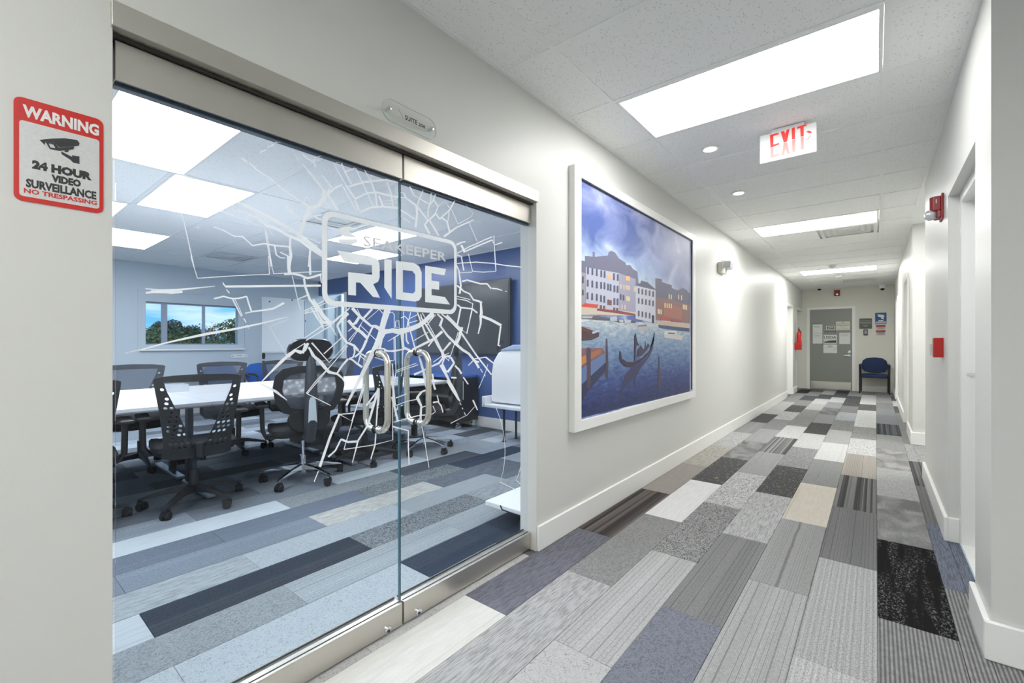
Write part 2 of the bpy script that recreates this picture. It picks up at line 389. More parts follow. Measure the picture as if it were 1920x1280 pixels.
# ------------------------------------------------------------------ structure: walls
def struct(name, mb, m, label=None, cat='wall', **k): return tag(mb.build(name, m, **k), label, cat, kind='structure')
b = MB()
b.box(WLB, WL, -3, DY0, 0, TOP); b.box(WLB, WL, DY0, DY1, DZ + .03, TOP); b.box(WLB, WL, DY1, 11.25, 0, TOP)
b.box(WLB, WL, 11.25, YE, 2.05, TOP); b.box(WLB, WL, 12.18, 12.78, 0, 2.05)
b.box(-1.8, WLB, 12.18, 12.78, 0, TOP); b.box(-1.8, WLB, 11.13, 11.25, 0, TOP); b.box(-1.9, -1.8, 11.1, YE, 0, TOP); b.box(-1.8, WLB, 11.25, YE, 2.05, TOP)
struct('wall_left', b, wall_paint, 'long off-white corridor wall with the glass doors and mural')
b = MB()
b.box(WR, 3.1, 2.43, 2.776, 0, TOP)
b.box(WR, .6, 2.776, 3.72, 2.055, TOP); b.box(WR, 3.1, 3.72, 5.3, 0, TOP); b.box(.56, .75, 2.776, 3.72, 0, TOP)
struct('wall_right', b, wall_paint, 'near off-white right wall pier with a recessed doorway')
b = MB()
b.box(WR, 3.1, 7.0, 7.12, 0, TOP)
oy = [(7.12, 7.9), (8.85, 11.6), (12.4, YE)]
for a, c in oy: b.box(WR, .46, a, c, 0, TOP)
for a, c in ((7.9, 8.85), (11.6, 12.4)): b.box(WR, .46, a, c, 2.06, TOP); b.box(.46, .55, a - .1, c + .1, 0, TOP)
struct('wall_right', b, wall_paint, 'far off-white right wall with two door openings')
b = MB(); b.box(-1.9, 3.1, YE, YE + .12, 0, TOP)
struct('wall_back', b, end_paint, 'beige end wall behind the grey door')
b = MB(); b.box(3.0, 3.1, -3, 14, 0, TOP); b.box(-1.6, 3.1, -3.1, -3, 0, TOP)
struct('wall_front', b, wall_paint, 'lobby walls behind the camera')
b = MB()   # office west wall with the window opening
wy0, wy1, wz0, wz1 = 1.836, 3.155, 1.15, 1.835
b.box(OX - .14, OX, -1.7, wy0, 0, TOP); b.box(OX - .14, OX, wy1, 6.9, 0, TOP); b.box(OX - .14, OX, wy0, wy1, 0, wz0); b.box(OX - .14, OX, wy0, wy1, wz1, TOP)
struct('wall_left', b, pale_paint, 'pale blue office wall with the outside window')
b = MB()
b.box(-7.86, WLB, OY, OY + .12, 0, TOP); b.box(OX, -7.86, OY, OY + .12, 2.15, TOP)
struct('wall_back', b, blue_paint, 'navy blue office wall with wall screen')
b = MB(); b.box(OX, WLB, -1.82, -1.7, 0, TOP)
struct('wall_front', b, pale_paint, 'office wall behind the conference table, out of view')
b = MB(); b.box(-7.86, -7.8, OY + .12, 6.8, 0, TOP); b.box(OX, -7.8, 6.8, 6.9, 0, TOP)
struct('wall_right', b, pale_paint, 'pale passage walls beyond the office opening')
b = MB(); b.box(OX - .2, 3.2, -3.2, 14.1, TOP, TOP + .1)
struct('ceiling', b, dark_gap, 'unseen roof slab added above the suspended ceilings to keep sunlight out', 'ceiling')  # unseen slab added to block the sun over all rooms
# baseboards
def bboard(name, segs, label):
    b = MB()
    for x0, x1, y0, y1 in segs: b.box(x0, x1, y0, y1, 0, .144)
    struct(name, b, trim_paint, label, 'baseboard', bevel=.004, seg=1)
bboard('baseboard_left', [(WL, WL + .016, -3, DY0 - .001), (WL, WL + .016, DY1 + .003, 11.25), (WL, WL + .016, 12.18, 12.78)], 'white baseboard along the left corridor wall')
bboard('baseboard_right', [(WR - .02, 3.1, 2.41, 2.43), (WR - .02, WR, 2.43, 2.776), (WR - .02, WR, 3.70, 5.3), (WR, .385, 3.7, 3.72), (WR - .02, 3.1, 6.98, 7.0), (WR - .02, WR, 7.0, 7.9), (WR - .02, WR, 8.85, 11.6), (WR - .02, WR, 12.4, YE)], 'white baseboard around the right wall piers')
bboard('baseboard_back', [(-.35, WR, YE - .016, YE)], 'low baseboard under the end wall beside the chair')
bboard('baseboard_back', [(-7.86, WLB, OY - .016, OY)], 'white baseboard under the navy office wall')
bboard('baseboard_front', [(OX, OX + .016, -1.7, 6.8)], 'white baseboard under the office window wall')
# white corner trim beside the office opening, casings
b = MB(); b.box(-7.9, -7.84, OY - .02, OY + .13, 0, 2.15)
struct('trim_1', b, trim_paint, 'white edge trim of the navy office wall', 'trim')
b = MB()
for y0, y1 in ((4.78, 4.83), (5.02, 5.07), (5.6, 5.64)): b.box(OX, OX + .03, y0, y1, 0, 2.1)
struct('trim_2', b, mat('grey_casing', (150, 168, 180), .4), 'grey upright casings in the office passage', 'trim')
b = MB()
b.box(-1.69, WL + .004, 11.245, 11.30, 0, 2.0); b.box(-1.69, WL + .004, 12.13, 12.185, 0, 2.0); b.box(-1.69, WL + .004, 11.245, 12.185, 2.0, 2.055)
b.box(-1.69, WL + .004, 12.775, 12.81, 0, 2.0); b.box(-1.69, WL + .004, 12.775, YE - .001, 2.0, 2.055)
struct('trim_3', b, trim_paint, 'white casings of the two far left doorways', 'trim')
b = MB()
for a, c in ((7.9, 8.85), (11.6, 12.4)):
    b.box(WR - .012, .438, a - .05, a + .006, 0, 2.052); b.box(WR - .012, .438, c - .006, c + .05, 0, 2.052); b.box(WR - .012, .438, a - .05, c + .05, 2.052, 2.1)
struct('trim_4', b, trim_paint, 'white casings of the two far right doorways', 'trim')
b = MB(); b.box(.385, .46, 3.66, 3.72, 0, 2.055); b.box(.385, .46, 2.776, 2.83, 0, 2.055); b.box(.385, .46, 2.83, 3.66, 2.0, 2.055); b.box(.385, .56, 2.83, 3.66, 0, .012)
struct('trim_5', b, trim_paint, 'white frame and sill of the near right doorway', 'trim')
b = MB(); b.box(-1.39, -1.325, YE - .02, YE, 0, 2.035); b.box(-.452, -.39, YE - .02, YE, 0, 2.035); b.box(-1.39, -.39, YE - .02, YE, 2.035, 2.09)
struct('trim_6', b, trim_paint, 'pale steel frame around the grey end door', 'trim')

# ------------------------------------------------------------------ floor: carpet planks 0.25 x 1 m
TX, TY = .006, -.008
def cell(i, j): x0 = TX + .25 * i; y0 = j + TY + (.5 if i % 2 == 0 else 0); return x0, x0 + .25, y0, y0 + 1
SPEC = {}
def put(i, js, items):
    for k, it in enumerate(items): SPEC[(i, js + k)] = it
G = lambda v, r=0, b=0: (v + r, v + (r + b) / 3, v + b)
put(1, 0, [('ribs', G(120)), ('ribs', G(125)), ('ribs', G(128)), ('streak', (112, 117, 130)), ('fine', G(118)), ('bold', G(100)), ('streak', G(150)), ('plain', G(130)), ('plain', G(125)), ('streak', G(130)), ('plain', G(90))])
put(0, 0, [('ribs', G(135)), ('ribs', G(128)), ('dash', G(30)), ('mottle', G(140)), ('squiggle_soft', G(160)), ('mottle', G(148, 2)), ('plain', G(136)), ('bold', G(88, -2, 4)), ('plain', G(126, -2, 4)), ('plain', G(130, -2, 4)), ('plain', G(126)), ('streak', G(150)), ('streak', G(140)), ('streak', G(135))])
put(-1, 0, [('stitch', G(180)), ('stitch', G(182)), ('stitch', G(168)), ('fine', G(120)), ('bold', G(105)), ('fine', (160, 154, 148)), ('streak', G(188)), ('streak', G(138)), ('streak', G(188)), ('stitch', G(186)), ('squiggle', G(95)), ('plain', G(180)), ('plain', G(176)), ('streak', G(130))])
put(-2, 0, [('fine', G(166)), ('fine', G(166)), ('fine', G(152)), ('plain', (194, 188, 176)), ('plain', G(136)), ('plain', G(192)), ('plain', G(158)), ('squiggle', G(130)), ('streak', G(160, -2, 6)), ('fine', G(125)), ('squiggle', G(85)), ('plain', G(88, -2, 4)), ('plain', G(150)), ('plain', G(140))])
put(-3, 0, [('squiggle_soft', (122, 124, 136)), ('squiggle_soft', (122, 125, 136)), ('fine', G(132)), ('streak', G(174)), ('fleck', G(82)), ('streak', G(142)), ('squiggle_soft', G(184)), ('squiggle', G(80)), ('plain', G(132)), ('mottle', G(120)), ('plain', G(138, -2, 4)), ('plain', G(178)), ('plain', G(88, -2, 4)), ('plain', G(72))])
put(-4, 0, [('loop', G(178)), ('fine', G(178)), ('squiggle', G(140)), ('squiggle', G(182)), ('plain', G(150)), ('bold', G(126)), ('squiggle_soft', G(186)), ('streak', G(130)), ('plain', G(128)), ('stitch', G(168)), ('plain', G(176)), ('plain', G(86, -2, 4)), ('plain', G(170)), ('streak', G(140))])
put(-5, 0, [('streak', G(172)), ('streak', G(170)), ('squiggle_soft', G(138)), ('plain', G(212)), ('fleck', G(86)), ('mottle', G(138)), ('plain', G(150)), ('plain', G(128, 0, 3)), ('squiggle', G(168)), ('fleck', G(80)), ('plain', G(132)), ('plain', G(88, -2, 4)), ('streak', G(150)), ('streak', G(110))])
put(-6, 0, [('plain', (206, 205, 200)), ('streak', (112, 113, 122)), ('bold', (98, 92, 90)), ('plain', (148, 142, 138)), ('streak', (166, 163, 156)), ('streak', G(172)), ('fine', G(142)), ('plain', G(82)), ('squiggle_soft', G(166)), ('plain', G(162)), ('plain', G(135)), ('streak', G(145)), ('plain', G(64)), ('plain', G(110))])
put(-7, 0, [('streak', G(96, 2)), ('streak', G(96, 2)), ('streak', G(96, 2))])
# office planks whose look is plain in the photograph
SPEC.update({(-10, 0): ('fine', (66, 70, 78)), (-10, -1): ('plain', G(190)), (-8, 1): ('fine', (66, 72, 84)), (-14, 0): ('plain', G(205)), (-14, -1): ('plain', G(205)),
             (-12, 1): ('streak', (196, 188, 178)), (-13, 3): ('plain', (70, 76, 88)), (-13, 2): ('squiggle', G(130)), (-11, 0): ('streak', G(168)), (-11, 1): ('loop', G(172)), (-13, 0): ('fine', (120, 124, 134)), (-13, 1): ('plain', (118, 122, 132)),
             (-12, 0): ('fine', (136, 140, 148)), (-9, 0): ('squiggle_soft', G(150)), (-9, 1): ('fine', G(172)), (-9, 2): ('fine', G(168)), (-8, 0): ('loop', G(182)), (-8, -1): ('loop', G(182)), (-7, 1): ('loop', G(182)), (-7, 0): ('loop', G(176)), (-10, 1): ('squiggle', G(130)), (-10, 2): ('streak', G(158)),
             (-11, 2): ('plain', G(160)), (-14, 1): ('squiggle_soft', G(150)), (-15, 4): ('plain', G(205)), (-15, 2): ('plain', G(206)), (-15, 3): ('plain', G(170))})
def planks(name, label, regions, base, keep=lambda x, y: True):
    b = MB()
    for x0, x1, y0, y1 in regions: b.box(x0, x1, y0, y1, -.12, -.0085)
    root = struct(name, b, base, label, 'floor')
    cache = {}; cnt = 0
    for (rx0, rx1, ry0, ry1) in regions:
        for i in range(math.floor((rx0 - TX) / .25), math.ceil((rx1 - TX) / .25)):
            for j in range(math.floor(ry0) - 1, math.ceil(ry1) + 1):
                a0, a1, b0, b1 = cell(i, j)
                c0, c1, d0, d1 = max(a0, rx0), min(a1, rx1), max(b0, ry0), min(b1, ry1)
                if c1 - c0 < .012 or d1 - d0 < .012 or not keep((c0 + c1) / 2, d1): continue
                rnd = random.Random(i * 131 + j * 17)
                if (i, j) in SPEC: st, c = SPEC[(i, j)]
                else:
                    st = rnd.choice(['plain', 'fine', 'streak', 'squiggle_soft', 'streak', 'fine', 'stitch', 'loop', 'mottle'])
                    v = rnd.choice([95, 115, 130, 140, 150, 160, 170, 180, 195]); c = (v - 2, v, v + 6)
                key = (round(c0 - a0, 3), round(c1 - a0, 3), round(d0 - b0, 3), round(d1 - b0, 3), st)
                if key not in cache:
                    g = .0007; u0, u1, v0, v1 = key[0] + g, key[1] - g, key[2] + g, key[3] - g; t = .0012
                    me = bpy.data.meshes.new('carpet_plank')
                    vs = [(u0, v0, -.009), (u1, v0, -.009), (u1, v1, -.009), (u0, v1, -.009), (u0, v0, -t), (u1, v0, -t), (u1, v1, -t), (u0, v1, -t), (u0 + t, v0 + t, 0), (u1 - t, v0 + t, 0), (u1 - t, v1 - t, 0), (u0 + t, v1 - t, 0)]
                    fs = [(8, 9, 10, 11)] + [(k + s_, (k + 1) % 4 + s_, (k + 1) % 4 + s_ + 4, k + s_ + 4) for s_ in (0, 4) for k in range(4)]
                    me.from_pydata(vs, [], fs); me.materials.append(CP[st]); cache[key] = me
                o = bpy.data.objects.new('carpet_plank', cache[key]); COL.objects.link(o); o.parent = root
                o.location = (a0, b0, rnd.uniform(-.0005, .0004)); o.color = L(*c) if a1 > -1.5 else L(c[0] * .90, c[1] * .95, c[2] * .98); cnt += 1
    print(name, cnt, 'planks')
    return root
base_c = mat('carpet_backing', (120, 124, 128), .95)
planks('floor', 'corridor floor of patchwork grey carpet planks', [(WLB, WR, -.6, YE), (WR, .385, 2.776, 3.72), (WR, 1.6, 5.3, 7.0), (WR, 1.3, 1.2, 2.43), (-1.8, WLB, 11.25, 12.18), (-1.8, WLB, 12.78, YE), (WR, .46, 7.9, 8.85)], base_c)
planks('floor', 'office floor of blue-grey carpet planks behind the glass', [(OX, WLB, -.5, OY), (OX, -7.86, OY, 6.8)], base_c, keep=lambda x, y: y > -.163 * x - 1.6)
b = MB(); b.box(WLB, 3.1, -3, -.6, -.12, -.001); b.box(WR, 3.1, -.6, 1.2, -.12, -.001); b.box(1.3, 3.1, 1.2, 2.43, -.12, -.001); b.box(1.6, 3.1, 5.3, 7, -.12, -.001); b.box(OX, WLB, -1.7, -.5, -.12, -.001); b.box(.46, 3.1, 2.43, 14, -.12, -.02)
struct('floor', b, base_c, 'grey lobby carpet behind the camera, out of view', 'floor')

# ------------------------------------------------------------------ ceilings
def ceiling(name, label, z, xs, ys, tee_x, skip, bounds):
    x0, x1, y0, y1 = bounds
    b = MB(); b.box(x0, x1, y0, y1, z + .03, z + .05)
    root = struct(name, b, tee_m, label, 'ceiling')
    cache = {}
    def pm(nm, dx, dy, h, m):
        k = (nm, round(dx, 3), round(dy, 3))
        if k not in cache:
            me = bpy.data.meshes.new(nm); q = MB().box(0, dx, 0, dy, 0, h); me.from_pydata(q.v, [], q.f); me.materials.append(m); cache[k] = me
        return cache[k]
    def add(nm, a, c, e, f, zz, h, m):
        o = bpy.data.objects.new(nm, pm(nm, c - a, f - e, h, m)); COL.objects.link(o); o.parent = root; o.location = (a, e, zz)
    T = .012
    for j in range(len(ys) - 1):
        for i in range(len(xs) - 1):
            if (i, j) in skip: continue
            add('ceiling_tile', xs[i] + .004, xs[i + 1] - .004, ys[j] + .004, ys[j + 1] - .004, z + .005, .015, tile_m)
    for i in range(1, len(xs) - 1): add('main_tee', xs[i] - T, xs[i] + T, ys[0], ys[-1], z, .005, tee_m)
    for j in range(1, len(ys) - 1):
        for i in range(len(xs) - 1): add('cross_tee', xs[i] + T, xs[i + 1] - T, ys[j] - T, ys[j] + T, z + .0003, .005, tee_m)
    for a, c, e, f in ((x0, x0 + .022, y0, y1), (x1 - .022, x1, y0, y1), (x0 + .022, x1 - .022, y0, y0 + .022), (x0 + .022, x1 - .022, y1 - .022, y1)): add('wall_angle', a, c, e, f, z - .0005, .007, tee_m)
    return root
ys = [1.763 + .61 * k for k in range(-8, 20)]; ys = [-3.0] + [y for y in ys if -2.9 < y < YE - .05] + [YE]
yi = {round(y, 2): k for k, y in enumerate(ys)}
def row(y): return min(range(len(ys)), key=lambda k: abs(ys[k] - y))
LR = [-1.287, 2.373, 6.033, 10.303]
skip = {(1, row(y)) for y in LR} | {(1, row(6.643)), (1, row(12.133))}
ceiling('ceiling', 'suspended corridor ceiling of mineral fibre tiles in a white grid', CE, [WL, -1.18, .04, WR], ys, None, skip, (WL, WR, -3, YE))
b = MB(); b.box(WR, 3.05, -3, 2.43, CE, CE + .03); b.box(WR, 3.05, 5.3, 7.0, CE, CE + .03)
struct('ceiling', b, tile_m, 'ceiling of the side lobby and side passage', 'ceiling')
xo = [OX, -7.71, -6.49, -5.27, -4.05, -2.83, WLB]; yo = [-1.7, -1.45, -.84, -.23, .38, .99, 1.6, 2.21, 2.82, 3.43, 4.04, OY]
def cl(x, y):
    return (max(k for k in range(len(xo) - 1) if xo[k] <= x + .01), max(k for k in range(len(yo) - 1) if yo[k] <= y + .01))
OL = [(-4.05, .47), (-5.27, .99), (-6.49, .38), (-5.27, 2.82), (-6.49, 3.43), (-2.83, 2.82), (-5.27, -.84), (-7.71, .99), (-2.83, -.84)]
OV = [(-7.71, 2.21), (-4.66, 2.21)]
oskip = {cl(x, y) for x, y in OL[1:]} | {cl(-7.71, 2.21), cl(-5.27, 2.21)}
ceiling('ceiling', 'lower suspended ceiling of the office', CEO, xo, yo, None, oskip, (OX, WLB, -1.7, OY))
# plain infill tiles beside the two square office diffusers
def light_panel(x0, x1, y0, y1, z, m, label, group):
    t = thing('ceiling_light', label, 'ceiling light', ((x0 + x1) / 2, (y0 + y1) / 2, z), group=group)
    f = MB(); g = .014; h = .03
    f.box(x0 + g, x1 - g, y0 + g, y0 + h, z - .001, z + .02); f.box(x0 + g, x1 - g, y1 - h, y1 - g, z - .001, z + .02)
    f.box(x0 + g, x0 + h, y0 + h, y1 - h, z - .001, z + .02); f.box(x1 - h, x1 - g, y0 + h, y1 - h, z - .001, z + .02)
    f.build('frame', trim_paint, t)
    MB().box(x0 + h, x1 - h, y0 + h, y1 - h, z + .004, z + .012).build('diffuser', m, t)
    return t
lab = {2.373: 'large lit ceiling panel nearest the camera, before the exit sign', 6.033: 'lit ceiling panel just before the square air vent', 10.303: 'small-looking lit ceiling panel farthest down the corridor', -1.287: 'lit ceiling panel over the camera, out of view'}
for y in LR: light_panel(-1.18, .04, ys[row(y)], ys[row(y) + 1], CE, panel_end if y > 10 else panel_far if y > 6 else panel_light, lab[y], 'corridor ceiling lights')
ol = ['biggest office light panel, cut by the steel header at top left', 'office light panel just below and beyond the biggest one', 'office light panel at the far left edge of the glass', 'office light panel behind the word lettering on the glass', 'office light panel behind the big white letters', 'office light near the glass wall side', 'office light over the hidden part of the table', 'office light by the window wall', 'office light behind the left corridor wall']
for (x, y), lb in zip(OL, ol):
    z = CEO - (.006 if y == .47 else 0)
    light_panel(x, x + (1.22), y, y + .61, z, office_light, lb, 'office ceiling lights')
b = MB(); 
for x, y, lb in ((.9, -.6, 'added fill light panel on the lobby ceiling beside the camera, out of view'), (.9, -2.2, 'added fill light panel on the lobby ceiling behind the camera, out of view'), (1.2, 5.9, 'lit ceiling panel of the right side passage, out of view')): light_panel(x, x + 1.22, y, y + .61, CE - .022, panel_unseen, lb, 'unseen side ceiling lights')  # lobby panels added out of view to brighten pier, walls and ceiling

def square_vent(x0, y0, z, label, s=.61, perf=False):
    t = thing('air_vent', label, 'vent', (x0 + s / 2, y0 + s / 2, z))
    g = .014
    f = MB()
    for k in range(4):
        a = g + .01 + k * .062
        if 2 * a > s - .05: break
        zz = z - .002 + k * .007; w_ = .036
        f.box(x0 + a, x0 + s - a, y0 + a, y0 + a + w_, zz, zz + .004); f.box(x0 + a, x0 + s - a, y0 + s - a - w_, y0 + s - a, zz, zz + .004)
        f.box(x0 + a, x0 + a + w_, y0 + a + w_, y0 + s - a - w_, zz, zz + .004); f.box(x0 + s - a - w_, x0 + s - a, y0 + a + w_, y0 + s - a - w_, zz, zz + .004)
    f.build('louvre', trim_paint, t)
    MB().box(x0 + .22, x0 + s - .22, y0 + .22, y0 + s - .22, z + .014, z + .02).build('centre_plate', trim_paint, t)
    MB().box(x0 + g, x0 + s - g, y0 + g, y0 + s - g, z + .026, z + .029).build('backing', mat('vent_backing', (232, 233, 232), .8), t)  # off-white plate behind the louvres
    return t
square_vent(-.57, ys[row(6.643)], CE, 'square louvred air vent beside the second corridor light')
square_vent(-.57, ys[row(12.133)], CE, 'square air vent near the end wall')
square_vent(-7.71, 2.21, CEO, 'square office air vent near the window wall')
square_vent(-4.66, 2.21, CEO, 'square office air vent above the badge on the glass')
b = MB()
b.box(-1.18 + .012, -.574, ys[row(6.643)] + .004, ys[row(6.643) + 1] - .004, CE + .005, CE + .02)
b.box(-1.18 + .012, -.574, ys[row(12.133)] + .004, ys[row(12.133) + 1] - .004, CE + .005, CE + .02)
b.box(-7.09, -6.5, 2.214, 2.816, CEO + .005, CEO + .02); b.box(-5.26, -4.67, 2.214, 2.816, CEO + .005, CEO + .02)
struct('ceiling', b, tile_m, 'half ceiling tiles beside the square vents', 'ceiling')

def downlight(x, y, label):
    t = thing('downlight', label, 'ceiling light', (x, y, CE), group='round recessed downlights')
    MB().lathe([(.062, -.002), (.062, -.006), (.045, -.007), (.040, .0)], (x, y, CE + .003), n=28).build('trim_ring', trim_paint, t, smooth=True)
    MB().lathe([(.038, -.006), (.03, -.010), (.012, -.012)], (x, y, CE + .003), n=24).build('lens', spot_light, t, smooth=True)
downlight(-.92, 3.38, 'round recessed downlight left of the exit sign')
downlight(-.985, 4.54, 'round recessed downlight farther down, past the exit sign')
def smoke(x, y, label):
    t = thing('smoke_detector', label, 'smoke detector', (x, y, CE))
    MB().lathe([(.075, 0), (.075, -.012), (.06, -.02)], (x, y, CE), n=24).build('base', white_pl, t, smooth=True)
    MB().lathe([(.055, -.02), (.05, -.045), (.03, -.055)], (x, y, CE), n=24).build('sensor_head', mat('ivory_plastic', (205, 203, 192), .5), t, smooth=True)
smoke(-.6, 9.75, 'smoke detector just before the third corridor light')
smoke(-.58, 11.35, 'flat smoke detector just past the third corridor light')

# ------------------------------------------------------------------ glass doors
hd = MB(); hd.box(WLB - .004, WL + .014, DY0 - .004, DY1 + .004, DZ, 2.038)
struct('trim_7', hd, steel, 'brushed steel header trim over the glass doors', 'trim', bevel=.002)
hd = MB(); hd.box(-1.6, -1.515, DY0, DY1, DZ - .006, DZ); hd.box(-1.6, -1.515, DY0 - .001, DY0 + .004, 1.86, DZ)
struct('trim_8', hd, dark_gap, 'dark gap strip under the header', 'trim')
DM = .0
doors = []
for k, (a, c) in enumerate(((DY0 + .01, 1.1595), (1.1685, DY1 - .004))):
    t = thing('door_%d' % (k + 1), ['left glass door leaf with steel rails and loop pull', 'right glass door leaf with steel rails and loop pull'][k], 'door', (GX, a, 0), kind='structure')
    MB().box(GX - .006, GX + .006, a + (.006 if k == 0 else -.0025), c + (.0025 if k == 0 else -.003), .1002, 1.8618).build('glass_pane', door_glass, t)
    e = MB(); ee = c + .0022 if k == 0 else a - .0022
    e.box(GX - .006, GX + .006, ee - .0007, ee + .0007, .1004, 1.8616); e.build('glass_edge', glass_edge, t)
    MB().box(GX - .024, GX + .026, a, c, 1.862, 1.966).build('top_rail', steel, t, bevel=.002)
    MB().box(GX - .024, GX + .026, a, c, .008, .1).build('bottom_rail', steel, t, bevel=.002)
    MB().box(GX - .0265, GX - .024, a + .003, c - .003, .1, .1075).box(GX + .0085, GX + .0105, a + .003, c - .003, .1, .102).build('rail_gasket', dark_gap, t)
    MB().box(GX - .012, GX + .012, a + .002, c - .002, 1.853, 1.862).build('top_gasket', mat('blue_black_gasket', (38, 56, 74), .3), t)
    ly = (1.088, 1.243)[k]; lz = .026
    lk = MB().lathe([(.0155, 0), (.0155, .006), (.013, .0085), (.0, .009)], (GX + .026, ly, lz), (1, 0, 0), 22).build('lock_cylinder', chrome, t, smooth=True)
    MB().lathe([(.006, .008), (.006, .0105)], (GX + .026, ly - .002, lz - .004), (1, 0, 0), 12).build('keyway', dark_metal, lk)
    hy = (1.053, 1.2595)[k]; z0, z1 = .845, 1.127; so = .062; R = .045; pts = []
    for side in (1,):
        def arc(cx, cz, a0, a1): return [(GX + cx + R * math.cos(math.radians(a0 + (a1 - a0) * i / 6)), hy, cz + R * math.sin(math.radians(a0 + (a1 - a0) * i / 6))) for i in range(7)]
        pts = arc(so + .006 - R + .006, z1 + .012 - R, 0, 90) + arc(-(so + .012) + R, z1 + .012 - R, 90, 180) + arc(-(so + .012) + R, z0 - .012 + R, 180, 270) + arc(so + .012 - R, z0 - .012 + R, 270, 360)
    h = MB().path(pts, .0125, 14, closed=True).build('pull_handle', steel_tube, t, smooth=True)
    for zz in (z1 + .012, z0 - .012):
        MB().tube((GX + .006, hy, zz), (GX + .013, hy, zz), .0165, n=20).tube((GX - .013, hy, zz), (GX - .006, hy, zz), .0165, n=20).build('washer', black_rub, h, smooth=True)
        MB().tube((GX + .013, hy, zz), (GX + .019, hy, zz), .0155, n=20).build('collar', chrome, h, smooth=True)
    doors.append(t)

